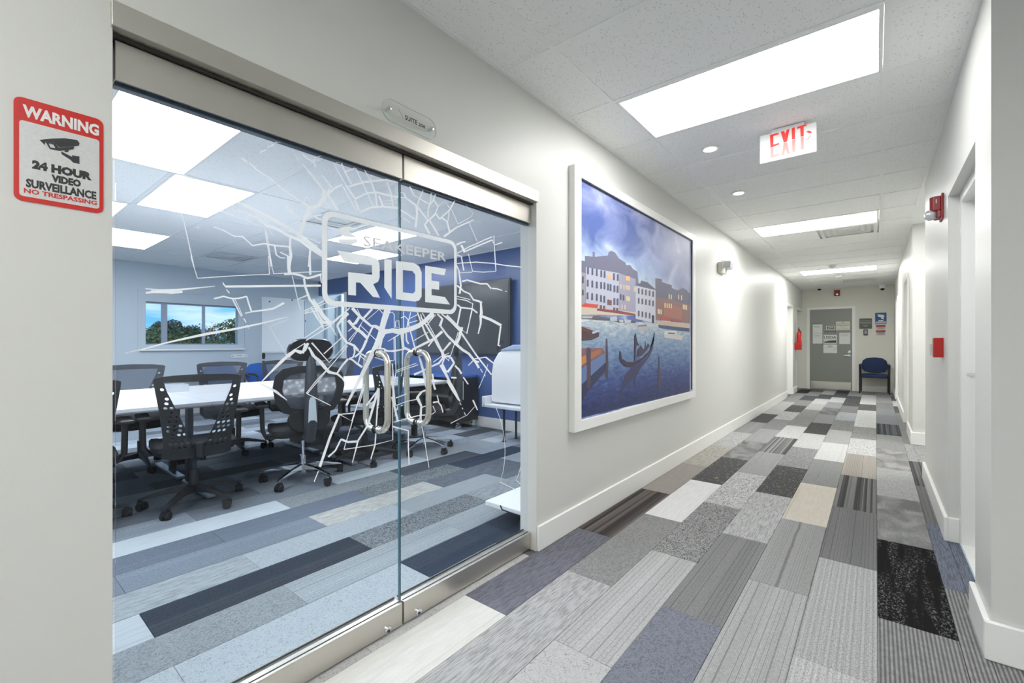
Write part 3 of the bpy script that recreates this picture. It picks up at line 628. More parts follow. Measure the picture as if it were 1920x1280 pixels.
# white film on the glass: badge, letters and crack pattern, traced on the glass plane
VXP = GX + .0068
dec = thing('glass_decal', 'white shattered-glass film with badge and lettering across both glass doors', 'decal', (VXP, 1.16, 1.2))
def gp(px, py): p = at(0, VXP, px, py); return (p.y, p.z)
Z = {'G': (320, 240, 4.923), 'W': (200, 480, 4.571), 'C': (540, 560, 6.4), 'D': (720, 560, 6.4), 'E': (540, 270, 6.4), 'F': (740, 320, 6.4), 'V': (480, 600, 3.764), 'A': (760, 460, 6.4), 'B': (760, 620, 6.4), 'Q': (560, 370, 4.414)}
CR = '''G 3 3 650 270 710 320
G 3 2 725 320 800 390 900 450 1020 550 1230 700 1280 740
G 2 2 825 225 885 195
G 2 2 890 180 955 150
G 2 2 965 130 1020 110
G 2 1 1150 250 1180 300
G 2 2 1220 240 1260 280 1310 310 1340 355
G 2 1.5 1320 310 1340 270 1390 245
G 2 4 1220 340 1310 450 1400 560 1420 620
G 3 8 80 420 400 560 620 680 900 820 1170 970 1400 1160
G 1.5 5 410 625 480 640 540 680 610 760 700 790 800 830 880 900
G 5 5 880 900 980 930 1080 990 1200 1040 1290 1110 1400 1180
G 1.2 1.5 75 658 300 720 480 770 860 910
G 1.4 1.8 75 658 140 940 215 1280
G 2 3 395 912 480 940 590 1000 660 1000 755 1085 860 1065 970 1085 1100 1095
G 1.5 1.5 865 925 905 1150 925 1280
G 1.5 1.5 880 925 915 1150 937 1280
G 3 2 960 1090 975 1170 1010 1195 1055 1200
G 2 2 1010 1145 1090 1185
G 4 6 1105 1010 1100 1090 1110 1180 1090 1280
G 4 4 1290 1110 1275 1280
G 2 6 1040 710 1130 780 1230 850 1215 900 1190 1000
G 3 3 1230 850 1290 820 1390 800
G 4 5 1280 740 1370 720 1430 640 1470 560
G 1 1 900 930 960 1010
G 2 1 240 918 275 925
G 1.5 1.5 1090 950 1380 1060
G 1.5 1.5 1080 980 1360 1090
W 1.4 1.4 720 0 778 190
W 1.5 1.5 778 190 1100 168 1395 155
W 1.4 1.4 1395 155 1385 0
W 1.4 1.4 1395 0 1430 150 1600 142 1840 130
W 2 2 995 225 1020 265
W 1.4 1.4 995 240 1030 262
W 4 4 1020 260 1200 259 1400 256 1835 253
W 2 2 1025 285 1052 318
W 1.5 4 330 278 450 290 600 290
W 4 1 600 290 780 272 930 258
W 4 4 335 315 450 300 550 315 650 305
W 5 5 380 305 580 308
W 3 3 920 365 1000 345 1080 365 1130 362 1200 345
W 3 3 1200 345 1215 400 1240 470
W 2 3 1185 490 1250 475 1330 465
W 3 4 1330 465 1430 450 1520 400
W 2.5 2.5 1080 370 1120 450 1155 515
W 1.2 1.2 1100 370 1165 510
W 2.5 1.5 1175 535 1195 570
W 2 1 1200 590 1218 622
W 1 5 155 830 300 800 500 745 700 700 850 668
W 5 1.5 850 668 1120 620 1330 575 1550 520
W 1 1 1395 605 1560 540
W 1 1 1395 605 1540 850
W 4 4 1520 155 1600 152 1650 160 1720 190 1780 175 1840 155
W 5 7 1555 0 1560 100 1570 155
W 4 4 1740 0 1745 160
W 1.5 1.2 1590 170 1635 365 1660 465
W 4 5 1690 190 1700 260 1740 370 1800 450 1870 520 1920 570
W 2 2 1635 370 1720 335
W 2 2 1830 160 1840 230
W 1.5 1.5 1690 470 1860 385
W 1.5 1.5 1690 490 1920 440
W 1.5 1.5 1700 482 1880 400
W 2 2 1755 450 1800 530 1850 590
W 2 2 1780 440 1820 510 1860 570
W 1 6 1300 1105 1400 1000 1500 900
W 6 3 1500 900 1605 805
W 4 5 1605 805 1660 830 1700 805 1725 745
W 2 5 1310 1090 1380 1125 1450 1160
W 5 1 1450 1160 1500 1200 1545 1235
W 4 5 1730 780 1780 860 1870 960 1920 1000
W 1.5 1.5 1710 1175 1800 1060 1920 940
W 1.4 1.4 1710 1175 1920 1280
W 1.4 1.4 1540 845 1700 745
W 1.4 1.4 1760 740 1905 910 1920 895
C 5 3 250 0 330 70 410 210 500 310
C 3 1.5 500 310 540 370 580 440
C 3 3 300 0 400 140 500 300
C 1.2 1.2 200 150 430 20
C 2 2 200 175 400 130 600 95
C 2.5 2.5 280 110 340 200 390 290 430 360
C 2 2 320 110 400 270
C 6 4 380 270 430 280 500 300
C 2 2 390 290 500 300
C 2 2 500 305 610 215 720 130
C 2 2 200 470 300 400 400 330 500 310
C 2 2 215 500 500 330 740 110
C 4 7 590 320 650 240 720 170
C 4 4 590 320 640 440 720 540
C 2 2 430 660 640 470
C 1.4 1.4 230 1140 500 820 720 560
C 1.4 1.4 280 530 495 765 700 545
C 1.5 1.5 690 105 720 140
C 6 4 770 110 860 210 930 270 1000 330
C 5 7 1000 330 1050 330 1100 360
C 5 6 860 210 810 290 770 310 725 260
C 5 6 720 260 800 350 880 400 950 470
C 4 4 910 230 1010 120
C 1.2 1.2 950 250 1100 120
C 1.2 1.2 830 120 900 260 850 340
C 1.6 1.6 720 390 770 350
C 1.4 1.4 725 500 880 310
C 1.4 1.4 880 330 1050 490
C 1.4 1.4 735 530 860 350
C 3.5 3.5 1015 340 970 430 940 500
C 5 3 940 500 900 590 860 650 800 700
C 12 9 1200 110 1150 270 1110 420 1050 580
C 10 4 1050 580 960 760 840 1000 700 1280
C 1.4 1.4 1090 120 1160 200
C 1.4 1.4 1160 130 1110 420
C 7 6 1130 385 1250 385 1340 410 1408 395
C 6 5 1160 400 1120 480 1100 590
C 3 3 1060 590 1150 600 1200 630 1300 620 1408 600
C 1.4 1.4 1210 170 1250 160 1275 190 1275 350
C 1.4 1.4 1290 270 1330 260 1335 350 1290 340 1290 270
C 2 1 1330 430 1200 510
C 1.4 1.4 1270 460 1275 740 1230 740
C 1.4 1.4 1285 460 1295 880 1260 1080
C 4 5 720 530 790 560 840 620
C 2 3 840 620 880 660 940 700
C 3 3 790 560 800 640 780 700 730 720
C 3 4 730 720 770 730 830 780 890 820
C 3 2 870 670 840 780
C 1.4 1.4 860 680 930 740
C 4 3 720 720 650 800 590 890
C 2 7 250 580 290 670 390 760
C 7 4 390 760 490 880 590 900
C 4 1.5 590 900 650 950 700 1030
C 6 6 215 540 180 640 80 620 0 690
C 3 3 1090 1080 1000 1200 940 1280
C 3 3 1090 1080 1090 1180 1080 1280
C 1.5 1.5 880 1050 920 1030 870 1160 830 1280
C 1.5 1.5 915 1060 850 1280
C 2 1.5 1250 780 1265 940 1260 1150
C 2 2 1040 700 1170 745
D 8 9 0 400 100 380 200 390 300 370
D 9 8 300 370 420 320 500 260 590 170
D 2.5 4 400 160 440 270 490 400 540 500
D 1.4 4 440 180 450 230 520 340 600 470
D 4 6 600 470 650 560 700 640 720 720
D 1.4 1.4 460 170 620 460 740 710 780 745
D 4 5 340 610 460 550 600 480 700 390
D 2.5 2.5 600 480 530 570
D 3 5 640 180 700 240 670 330
D 3 5 680 330 760 440 850 530
D 5 4 850 530 940 610 1020 660 1100 760 1140 830
D 4 3 800 520 690 650
D 2 4 690 180 800 270 900 370
D 3.5 2.5 900 370 1110 680 1290 910
D 5 5 750 200 920 370
D 5 6 935 340 900 470 870 530
D 1.4 1.4 890 400 800 680 770 740
D 1.4 1.4 500 330 620 190
D 2 2 520 310 600 200
D 3 3 880 70 920 105 1060 120 1120 170
D 3 3 920 110 880 310
D 1.4 1.4 1060 60 1060 130 990 415 930 370
D 1.4 1.4 880 0 980 20 1070 60
D 3 5 1070 10 1160 40 1170 180
D 5 2 1160 190 1160 300 1130 420
D 5 5 1150 200 1280 250 1408 320
D 3 3 1400 330 1370 560 1395 565
D 1.4 1.4 360 500 530 400
D 1.4 1.4 300 290 400 260
D 1.4 1.4 300 240 400 190
D 2 2 200 230 250 210 290 250 275 350
D 1.6 1.6 235 150 235 400 215 880 205 930
D 1.6 1.6 180 360 280 350
D 1.6 3 320 160 290 290 370 590 430 720
D 4 5 430 720 470 860 510 1060
D 5 5 210 410 230 580 310 620
D 3 3 265 410 270 500 295 540
D 3 3 0 620 100 630 210 610
D 1.4 1.4 150 880 410 790
D 1.4 1.4 150 860 390 770
D 1.4 1.4 590 760 690 690 780 650
D 4 3 360 910 430 880 530 830
D 3 5 530 830 660 770 720 690 800 690
D 4 4 800 700 840 770 800 830 760 880
D 3 3 720 720 700 780 750 880
D 3 4 850 800 900 850 930 900
D 6 3 680 790 740 900 790 1000 860 1120
D 3 2 860 1120 910 1230
D 2.5 2.5 950 940 1010 1025
D 3 3 805 945 870 948
D 2 2 1010 800 1090 720 1220 700
D 3 1 1220 700 1310 770 1408 860
D 3 3 1080 740 1140 760
D 3 4 580 900 600 1050 615 1090
D 3 3 390 1190 440 1120 510 1090
D 3 3 390 1190 440 1280
D 4 4 100 980 120 1180 130 1280
D 2 2 140 1190 270 1140
D 1.5 1.5 140 1280 270 1230 420 1200
D 1.5 1.5 110 960 150 940
B 3 3 135 810 200 730 245 710
B 4 4 150 800 190 900 180 1080
B 2 2 190 920 250 900
B 3 2 330 860 390 850 430 900 450 980
B 1.4 1.4 330 900 360 970 320 1000
B 1.5 2 378 770 400 850
B 5 3 500 590 560 700 640 830
B 1.5 1.5 650 860 670 890
B 1.5 1.5 680 920 690 940
B 1.5 1.5 705 975 720 1010
B 3 2 810 830 865 950
B 1.5 1.5 0 1060 130 1020 250 1010
B 1.2 .8 540 1110 640 1060 740 1010 830 910
B 1.5 1.5 900 455 925 500
B 1.5 1.5 945 515 958 545
B .9 .9 990 400 960 500 880 690
A 2.5 2.5 620 115 670 130 700 300
A 1.6 2 600 220 650 215 690 210 850 200 1050 215 1200 240 1390 260
A 1.4 1.4 755 100 805 310 930 320 1085 310 1070 80
A 1.2 1.2 640 330 800 320
A 2 4 610 230 640 300 665 480 650 580
A 3 3 680 430 740 415 900 460 980 460 1030 520
A 2.5 2 1040 515 1100 520 1160 540
A 2 1 1195 548 1220 552
A 3 3 620 480 700 550 770 580 815 650
A 3 4 810 650 890 670 920 690
A 3 5 905 690 910 830
A 1.4 1.4 620 610 780 650
A 1.4 1.4 620 640 740 660 810 700 740 1060
E 1.5 1.5 90 140 125 200
E 2 2 180 130 240 180 300 210 335 270
E 1.5 1.5 300 210 330 160 400 140
E 2.5 3 180 250 300 390 400 520 430 560
E 2 2.5 405 375 540 540
E 1.5 1.5 540 220 700 500
E 1.5 1.5 530 230 630 205
E 2.5 2.5 640 230 690 350 760 480
E 2.5 2.5 690 330 800 290
E 3 3 700 500 800 650 850 800
E 2 2 810 290 900 480 1030 760
E 4 4 730 510 900 460 1050 440 1180 430 1320 460
E 3 3 920 310 1000 460 1050 600 1070 760
E 3.5 3.5 800 660 950 590 1070 580 1180 610 1320 640
E 4 4 860 820 1000 760 1140 750 1320 770
E 1.2 1.2 1000 370 1000 460
E 1.2 1.2 1030 380 1030 440
E 3 3 1190 450 1240 600 1260 760
E 1.2 1.2 1290 470 1300 640
E 1.2 1.2 1310 470 1320 640
E 3 3 1090 620 1140 740
E 1.2 1.2 1120 690 1300 665
E 1.2 1.2 1120 720 1300 700
E 4 4 430 560 480 600 560 530 650 490
E 6 4 430 560 420 640 360 740 260 750 170 700
E 4 4 480 610 600 790
E 3 3 420 690 520 780
E 2 2 660 510 820 800
E 7 7 260 760 200 900 130 1120
E 3 3 200 900 290 860 400 910
E 1.5 1.5 190 690 210 640 250 660
F 2 4 70 260 110 270 130 320 260 420
F 4 4 260 420 270 520 250 680
F 2 2 70 320 130 325
F 3 2 180 190 230 290 300 340
F 2.5 2.5 340 220 300 330 265 430
F 2.5 2.5 440 250 430 360 400 470 400 560
F 2 2 290 330 410 400
F 2.5 2.5 490 260 460 360 420 410
F 2.5 2.5 470 350 520 430 490 510 540 580
F 1.5 1.5 520 430 600 360 650 440
F 3 3 270 430 380 570 400 600
F 3 3 400 600 490 520
F 3 4 400 600 360 650 420 760
F 3 3 420 600 530 780
F 2.5 2.5 540 580 660 470 720 340
F 1.3 1.3 640 420 690 480 760 640
F 1.3 1.3 850 380 940 510 920 550 760 640
F 3 3 560 560 630 610 660 740
F 2 2 655 480 640 600
F 4 2 590 790 740 680 945 590
F 1.2 1.2 890 620 990 850
F 3 3 70 470 150 520 240 580
F 2 2 70 540 180 620
F 4 2 740 890 800 860 850 850
F 4 4 800 890 840 980
F 2 2 750 990 900 910 1170 790
F 2.5 2.5 840 970 1000 900 1170 830
F 2 2 1170 830 1200 890 1290 860
F 1.2 1.2 1190 780 1215 1200
V 5 3 865 480 830 600 790 740 720 850
V 3 1.5 720 850 700 930 680 1005
V 4 4 600 840 650 860 715 855
V 3 3 600 840 560 920 510 965
V 1.5 1.5 760 450 690 680 620 912
V 1.5 1.5 620 912 830 880 965 845 965 310
V 2 2 590 665 690 655
V 1.4 1.4 590 665 675 712 760 450
V 4 5 590 660 520 830 450 1035
V 2 1.5 440 1065 410 1140
V 3 2 865 480 840 880 810 980
V 4 4 960 540 1000 710
V 3 2 965 750 1075 780 1075 900 1080 1020
V 2 1 1160 700 1190 850 1220 1040
V 1.5 1.5 970 720 1160 670 1240 665
V 1 1 30 450 140 500'''
for side, name in ((0, 'crack_pattern_left'), (1, 'crack_pattern_right')):
    b = MB()
    for ln in CR.split('\n'):
        q = ln.split(); zx, zy, zs = Z[q[0]]; w0, w1 = float(q[1]), float(q[2]); v = list(map(float, q[3:]))
        P = [Vector((zx + v[i] / zs, zy + v[i + 1] / zs)) for i in range(0, len(v), 2)]
        if (P[0].x + P[-1].x) / 2 < 750: s_ = 0
        else: s_ = 1
        if s_ != side: continue
        n_ = len(P); Lp = []; Rp = []
        for i in range(n_):
            t = (P[min(i + 1, n_ - 1)] - P[max(i - 1, 0)])
            t = t.normalized() if t.length > 0 else Vector((1, 0)); nn = Vector((-t.y, t.x)); wd = (w0 + (w1 - w0) * i / (n_ - 1)) / 2
            Lp.append(P[i] + nn * wd); Rp.append(P[i] - nn * wd)
        base = len(b.v); lift_ = 5e-6 * (len(b.f) % 160)
        for a_, c_ in zip(Lp, Rp):
            for p_ in (a_, c_):
                y, z = gp(p_.x, p_.y); b.v.append((VXP + lift_, y, min(z, 1.853)))
        for i in range(n_ - 1): b.f.append((base + 2 * i, base + 2 * i + 1, base + 2 * i + 3, base + 2 * i + 2))
    b.build('crack_pattern', vinyl_m, dec, fix=False)
VX2 = VXP + .0014
y0_, y1_, z0_, z1_ = .821, 1.488, 1.315, 1.662
flat('badge_border', [rrect(y0_, y1_, z0_, z1_, .045, 7), rrect(y0_ + .0195, y1_ - .0165, z0_ + .02, z1_ - .018, .03, 7)], vinyl_m, dec, 'x', VX2)
def qz(v): return [gp(560 + v[i] / 4.414, 370 + v[i + 1] / 4.414) for i in range(0, len(v), 2)]
LET = [('letter', [[315, 438, 598, 488, 640, 505, 662, 535, 668, 565, 668, 662, 655, 698, 615, 718, 672, 832, 612, 822, 508, 706, 472, 703, 472, 812, 408, 806, 408, 618, 605, 640, 605, 562, 375, 533]]),
       ('letter', [[707, 512, 767, 518, 767, 839, 707, 745]]),
       ('letter', [[803, 526, 950, 542, 995, 570, 1015, 620, 1015, 820, 995, 852, 960, 862, 803, 842], [860, 600, 940, 610, 963, 640, 963, 775, 945, 795, 860, 785]]),
       ('letter', [[1045, 565, 1218, 592, 1203, 645, 1097, 626, 1097, 688, 1160, 697, 1160, 764, 1097, 756, 1097, 808, 1208, 824, 1250, 886, 1045, 866]]),
       ('emblem', [[318, 262, 350, 245, 430, 240, 462, 272, 415, 280, 440, 305, 482, 328, 460, 335, 380, 325, 330, 300]]),
       ('emblem', [[325, 345, 485, 345, 482, 375, 430, 392, 370, 388, 332, 370]])]
for nm, lps in LET: flat(nm, [qz(l) for l in lps], vinyl_m, dec, 'x', VX2 + .0004)
ya, za = gp(681, 445); yb, zb_ = gp(836, 481)
text('lettering', 'SEAKEEPER', mat('white_vinyl', (218, 221, 224), .5), dec, 'x', VX2 + .0006, gp(680, 460)[0], gp(836, 480)[0], gp(680, 461)[1], gp(680, 441)[1], bold=.012)

# ------------------------------------------------------------------ mural
mur = thing('framed_mural', 'large white-framed canal city photograph on the left corridor wall', 'picture', (WL, 3.6, .615))
FX = -1.447
b = MB(); A0, A1, B0, B1 = 2.40, 4.80, .622, 2.29; fw = .082
def fbox(b, y0, y1, z0, z1): b.box(WL, FX, y0, y1, z0, z1)
fbox(b, A0, A1, B0, B0 + fw - .015); fbox(b, A0, A1, B1 - fw + .02, B1); fbox(b, A0, A0 + fw, B0 + fw - .015, B1 - fw + .02); fbox(b, A1 - fw, A1, B0 + fw - .015, B1 - fw + .02)
b.build('frame', trim_paint, mur, bevel=.002)
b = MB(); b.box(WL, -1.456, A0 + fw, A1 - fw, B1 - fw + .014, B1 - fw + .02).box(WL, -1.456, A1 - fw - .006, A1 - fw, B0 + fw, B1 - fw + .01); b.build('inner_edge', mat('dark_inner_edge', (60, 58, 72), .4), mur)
PXX = -1.466
c0, c1, d0, d1 = A0 + fw, A1 - fw, B0 + fw - .015, B1 - fw + .018
def printmat(name, build):
    m, n, p, o = base_mat(name); p.inputs['Roughness'].default_value = .5; p.inputs['Specular IOR Level'].default_value = .4
    build(n, p); return m
def sky_b(n, p):
    tc = N(n, 'ShaderNodeTexCoord'); sx = N(n, 'ShaderNodeSeparateXYZ'); wire(n, tc.outputs['Object'], sx.inputs[0])
    rp = N(n, 'ShaderNodeValToRGB'); e = rp.color_ramp.elements; e[0].position = .0; e[0].color = L(206, 220, 226); e[1].position = 1; e[1].color = L(150, 158, 200)
    x = e.new(.28); x.color = L(150, 172, 214); x = e.new(.6); x.color = L(128, 140, 192)
    mr = N(n, 'ShaderNodeMapRange'); mr.inputs['From Min'].default_value = 1.0; mr.inputs['From Max'].default_value = 1.6; wire(n, sx.outputs['Z'], mr.inputs['Value']); wire(n, mr.outputs['Result'], rp.inputs['Fac'])
    mp = N(n, 'ShaderNodeMapping'); mp.inputs['Scale'].default_value = (1, 1.2, 2.2); mp.inputs['Rotation'].default_value = (.35, 0, 0); wire(n, tc.outputs['Object'], mp.inputs['Vector'])
    nz = N(n, 'ShaderNodeTexNoise'); nz.inputs['Scale'].default_value = 1.9; nz.inputs['Detail'].default_value = 7; nz.inputs['Distortion'].default_value = .6; wire(n, mp.outputs[0], nz.inputs['Vector'])
    r1 = N(n, 'ShaderNodeMapRange'); r1.inputs['From Min'].default_value = .38; r1.inputs['From Max'].default_value = .55; wire(n, nz.outputs['Fac'], r1.inputs['Value'])
    mx = N(n, 'ShaderNodeMix', data_type='RGBA'); mx.inputs['A'].default_value = L(84, 104, 168); wire(n, r1.outputs[0], mx.inputs['Factor']); wire(n, rp.outputs[0], mx.inputs['B'])
    r2 = N(n, 'ShaderNodeMapRange'); r2.inputs['From Min'].default_value = .56; r2.inputs['From Max'].default_value = .66; r2.inputs['To Max'].default_value = .75; wire(n, nz.outputs['Fac'], r2.inputs['Value'])
    m2 = N(n, 'ShaderNodeMix', data_type='RGBA'); m2.inputs['B'].default_value = L(202, 214, 228); wire(n, r2.outputs[0], m2.inputs['Factor']); wire(n, mx.outputs['Result'], m2.inputs['A'])
    ry = N(n, 'ShaderNodeMapRange'); ry.inputs['From Min'].default_value = -.2; ry.inputs['From Max'].default_value = 1.0; ry.inputs['To Max'].default_value = .75; wire(n, sx.outputs['Y'], ry.inputs['Value'])
    m3 = N(n, 'ShaderNodeMix', data_type='RGBA'); m3.inputs['B'].default_value = L(172, 174, 198); wire(n, ry.outputs[0], m3.inputs['Factor']); wire(n, m2.outputs['Result'], m3.inputs['A'])
    wire(n, m3.outputs['Result'], p.inputs['Base Color'])
def water_b(n, p):
    tc = N(n, 'ShaderNodeTexCoord'); sx = N(n, 'ShaderNodeSeparateXYZ'); wire(n, tc.outputs['Object'], sx.inputs[0])
    mp = N(n, 'ShaderNodeMapping'); mp.inputs['Scale'].default_value = (1, 7, 26); wire(n, tc.outputs['Object'], mp.inputs['Vector'])
    nz = N(n, 'ShaderNodeTexNoise'); nz.inputs['Scale'].default_value = 1.6; nz.inputs['Detail'].default_value = 4; nz.inputs['Distortion'].default_value = .8; wire(n, mp.outputs[0], nz.inputs['Vector'])
    mr = N(n, 'ShaderNodeMapRange'); mr.inputs['From Min'].default_value = .08; mr.inputs['From Max'].default_value = .78; wire(n, sx.outputs['Z'], mr.inputs['Value'])
    ad = N(n, 'ShaderNodeMath', operation='MULTIPLY_ADD'); ad.inputs[1].default_value = .62; wire(n, nz.outputs['Fac'], ad.inputs[0])
    sb = N(n, 'ShaderNodeMath', operation='SUBTRACT'); sb.inputs[1].default_value = .31; wire(n, mr.outputs[0], sb.inputs[0]); wire(n, sb.outputs[0], ad.inputs[2])
    rp = N(n, 'ShaderNodeValToRGB'); e = rp.color_ramp.elements; e[0].color = L(44, 50, 92); e[1].color = L(205, 208, 204)
    x = e.new(.28); x.color = L(62, 78, 134); x = e.new(.55); x.color = L(104, 130, 170); x = e.new(.8); x.color = L(150, 170, 190)
    wire(n, ad.outputs[0], rp.inputs['Fac']); wire(n, rp.outputs[0], p.inputs['Base Color'])
sky_p = printmat('mural_sky_print', sky_b); water_p = printmat('mural_water_print', water_b)
MB().box(WL + .001, PXX, c0, c1, d0, d1).build('printed_sky', sky_p, mur)
def mp_(px, py): q = at(0, PXX, px, py); return (min(max(q.y, c0), c1), min(max(q.z, d0), d1))
ZM = {'s': (1070, 450, 7.113), 'w': (1070, 580, 6.096)}
PC = {}
def pm(c):
    if c not in PC: PC[c] = mat('mural_ink_%d' % (len(PC) + 1), c, .5, spec=.4)
    return PC[c]
lay = [0]; INK = {}
def ink(z, c, v, name='printed_building', dz=1):
    zx, zy, zs = ZM[z]; pts = [mp_(zx + v[i] / zs, zy + v[i + 1] / zs) for i in range(0, len(v), 2)]
    INK.setdefault((name, c, dz), MB()).prism(pts, 'x', PXX, PXX + .0004 * dz)
ink('w', (0, 0, 0), [55, 150, 250, 120, 1360, 170, 1360, 940, 55, 1255], 'printed_water', 1)
INK[('printed_water', (0, 0, 0), 1)].build('printed_water', water_p, mur); INK.clear()
# palaces: silhouette, lit facades
ink('s', (112, 112, 138), [65, 250, 190, 280, 190, 210, 295, 220, 295, 155, 320, 160, 322, 222, 500, 205, 505, 160, 545, 140, 590, 165, 640, 240, 730, 300, 740, 335, 790, 330, 830, 385, 890, 420, 905, 600, 905, 900, 65, 950], dz=2)
ink('s', (104, 102, 124), [1130, 505, 1215, 520, 1220, 560, 1345, 600, 1350, 640, 1430, 670, 1490, 640, 1540, 660, 1590, 720, 1590, 1110, 1130, 1050], dz=2)
ink('s', (160, 156, 164), [65, 410, 195, 440, 195, 960, 65, 950], dz=3)
ink('s', (186, 188, 206), [200, 360, 640, 440, 640, 960, 200, 900], dz=3)
ink('s', (160, 158, 180), [640, 440, 865, 520, 865, 990, 640, 960], dz=3)
ink('s', (196, 198, 208), [865, 600, 1130, 665, 1130, 1110, 865, 1050], dz=4)
ink('s', (92, 94, 116), [865, 590, 930, 575, 940, 540, 1020, 560, 1130, 655, 1130, 668, 865, 605], dz=5)
ink('s', (140, 106, 104), [1135, 760, 1350, 800, 1590, 870, 1590, 1110, 1135, 1060], dz=3)
ink('s', (168, 110, 98), [1235, 840, 1480, 900, 1480, 1060, 1235, 1010], dz=4)
ink('s', (206, 192, 178), [65, 880, 865, 960, 865, 1010, 65, 985], dz=4)
ink('s', (206, 84, 70), [100, 885, 190, 840, 370, 860, 350, 905], dz=6)
ink('s', (146, 72, 74), [350, 910, 640, 940, 860, 985, 860, 1010, 350, 940], dz=6)
ink('s', (204, 178, 158), [1140, 1070, 1590, 1130, 1590, 1180, 1140, 1110], dz=4)
ink('s', (190, 82, 74), [1190, 1020, 1320, 1040, 1320, 1075, 1200, 1070], dz=6); ink('s', (170, 82, 78), [1340, 1055, 1480, 1075, 1480, 1100, 1340, 1090], dz=6)
def wins(z, c, rows, h, w_):
    for (xa, ya, xb, yb, k) in rows:
        for i in range(k):
            t = i / max(1, k - 1); x = xa + (xb - xa) * t; y = ya + (yb - ya) * t
            ink(z, c, [x - w_, y - h, x, y - h * 1.12, x + w_, y - h, x + w_, y + h, x - w_, y + h], 'printed_window', 7)
DW = (84, 88, 112)
wins('s', DW, [(228, 410, 345, 435, 3), (405, 450, 450, 460, 2), (575, 490, 625, 500, 2), (225, 575, 345, 600, 3), (403, 605, 448, 612, 2), (495, 628, 530, 635, 2), (580, 650, 622, 658, 2), (222, 745, 345, 765, 3), (402, 780, 445, 790, 2), (580, 820, 622, 825, 2), (97, 515, 160, 530, 2)], 44, 11)
wins('s', DW, [(97, 690, 160, 700, 2), (905, 680, 1097, 720, 5), (905, 810, 1097, 845, 5), (905, 980, 1050, 1010, 4), (665, 760, 703, 770, 2)], 36, 10)
wins('s', (64, 62, 84), [(1095, 1055, 1096, 1056, 1)], 50, 16)
wins('s', (120, 84, 80), [(400, 905, 443, 910, 2), (578, 935, 618, 940, 2), (500, 830, 530, 836, 2)], 34, 13)
wins('s', (242, 190, 140), [(503, 485, 530, 490, 2), (742, 510, 775, 515, 3)], 30, 9)
wins('s', (226, 204, 170), [(735, 630, 775, 640, 3), (665, 620, 705, 630, 2), (845, 655, 855, 660, 2), (745, 780, 778, 786, 3), (1255, 870, 1340, 880, 4), (1310, 755, 1340, 760, 2), (1435, 760, 1475, 770, 2), (1500, 890, 1540, 900, 3), (1165, 950, 1205, 960, 3), (680, 890, 720, 895, 2)], 30, 7)
# waterline boats, boats and gondola
ink('w', (96, 90, 98), [55, 60, 300, 75, 440, 100, 740, 130, 740, 155, 560, 150, 440, 125, 55, 100], 'printed_boat', 5)
for v in ([120, 75, 250, 80, 240, 100, 130, 100], [445, 95, 520, 75, 530, 130, 450, 135], [545, 115, 600, 120, 600, 150, 560, 150], [605, 110, 690, 120, 680, 155, 615, 158]): ink('w', (182, 190, 200), v, 'printed_boat', 6)
ink('w', (72, 84, 120), [1000, 175, 1130, 190, 1355, 215, 1355, 255, 1160, 235, 1010, 210], 'printed_boat', 5)
ink('w', (176, 178, 190), [760, 195, 880, 190, 870, 235, 770, 260], 'printed_boat', 5); ink('w', (150, 110, 112), [765, 185, 865, 170, 870, 190, 765, 197], 'printed_boat', 6)
ink('w', (200, 196, 196), [1060, 280, 1285, 300, 1270, 350, 1070, 322], 'printed_boat', 5); ink('w', (214, 212, 212), [1070, 245, 1200, 240, 1210, 290, 1065, 280], 'printed_boat', 6); ink('w', (96, 98, 116), [1110, 262, 1190, 268, 1190, 282, 1110, 278], 'printed_boat', 7)
ink('w', (84, 66, 72), [55, 185, 240, 235, 325, 265, 320, 310, 240, 345, 120, 360, 55, 370], 'printed_boat', 5); ink('w', (176, 186, 206), [55, 165, 250, 200, 245, 215, 55, 185], 'printed_boat', 6); ink('w', (190, 196, 210), [240, 255, 325, 235, 325, 250, 250, 280], 'printed_boat', 6); ink('w', (110, 66, 60), [60, 195, 230, 240, 230, 262, 60, 240], 'printed_boat', 7)
ink('w', (130, 96, 100), [55, 450, 190, 440, 360, 440, 395, 490, 220, 600, 55, 690], 'printed_boat', 5); ink('w', (196, 130, 78), [60, 560, 170, 520, 180, 600, 60, 660], 'printed_boat', 6); ink('w', (168, 110, 84), [215, 500, 340, 450, 340, 500, 230, 570], 'printed_boat', 6)
ink('w', (104, 124, 168), [55, 710, 220, 600, 395, 500, 398, 600, 215, 770, 55, 880], 'printed_boat', 7); ink('w', (58, 62, 92), [55, 900, 215, 775, 398, 610, 400, 700, 220, 900, 55, 1100], 'printed_boat', 6)
for v in ([90, 310, 105, 295, 115, 460, 92, 460], [400, 340, 415, 330, 428, 620, 420, 800, 400, 780], [180, 450, 200, 430, 225, 450, 225, 900, 180, 900], [1000, 545, 1012, 535, 1030, 860, 1030, 900, 995, 900]): ink('w', (84, 74, 90), v, 'printed_post', 8)
ink('w', (60, 54, 76), [555, 475, 570, 480, 580, 560, 640, 600, 720, 600, 820, 550, 900, 470, 950, 350, 955, 260, 945, 380, 930, 450, 870, 530, 780, 610, 690, 660, 630, 655, 570, 610, 552, 560], 'printed_gondola', 9)
ink('w', (60, 54, 76), [725, 300, 740, 270, 755, 360, 780, 420, 750, 400, 735, 590, 722, 590], 'printed_gondola', 9)
ink('w', (70, 62, 84), [760, 460, 800, 410, 830, 460, 845, 440, 850, 360, 858, 440, 880, 390, 900, 410, 870, 460, 800, 530, 750, 540], 'printed_gondola', 9)
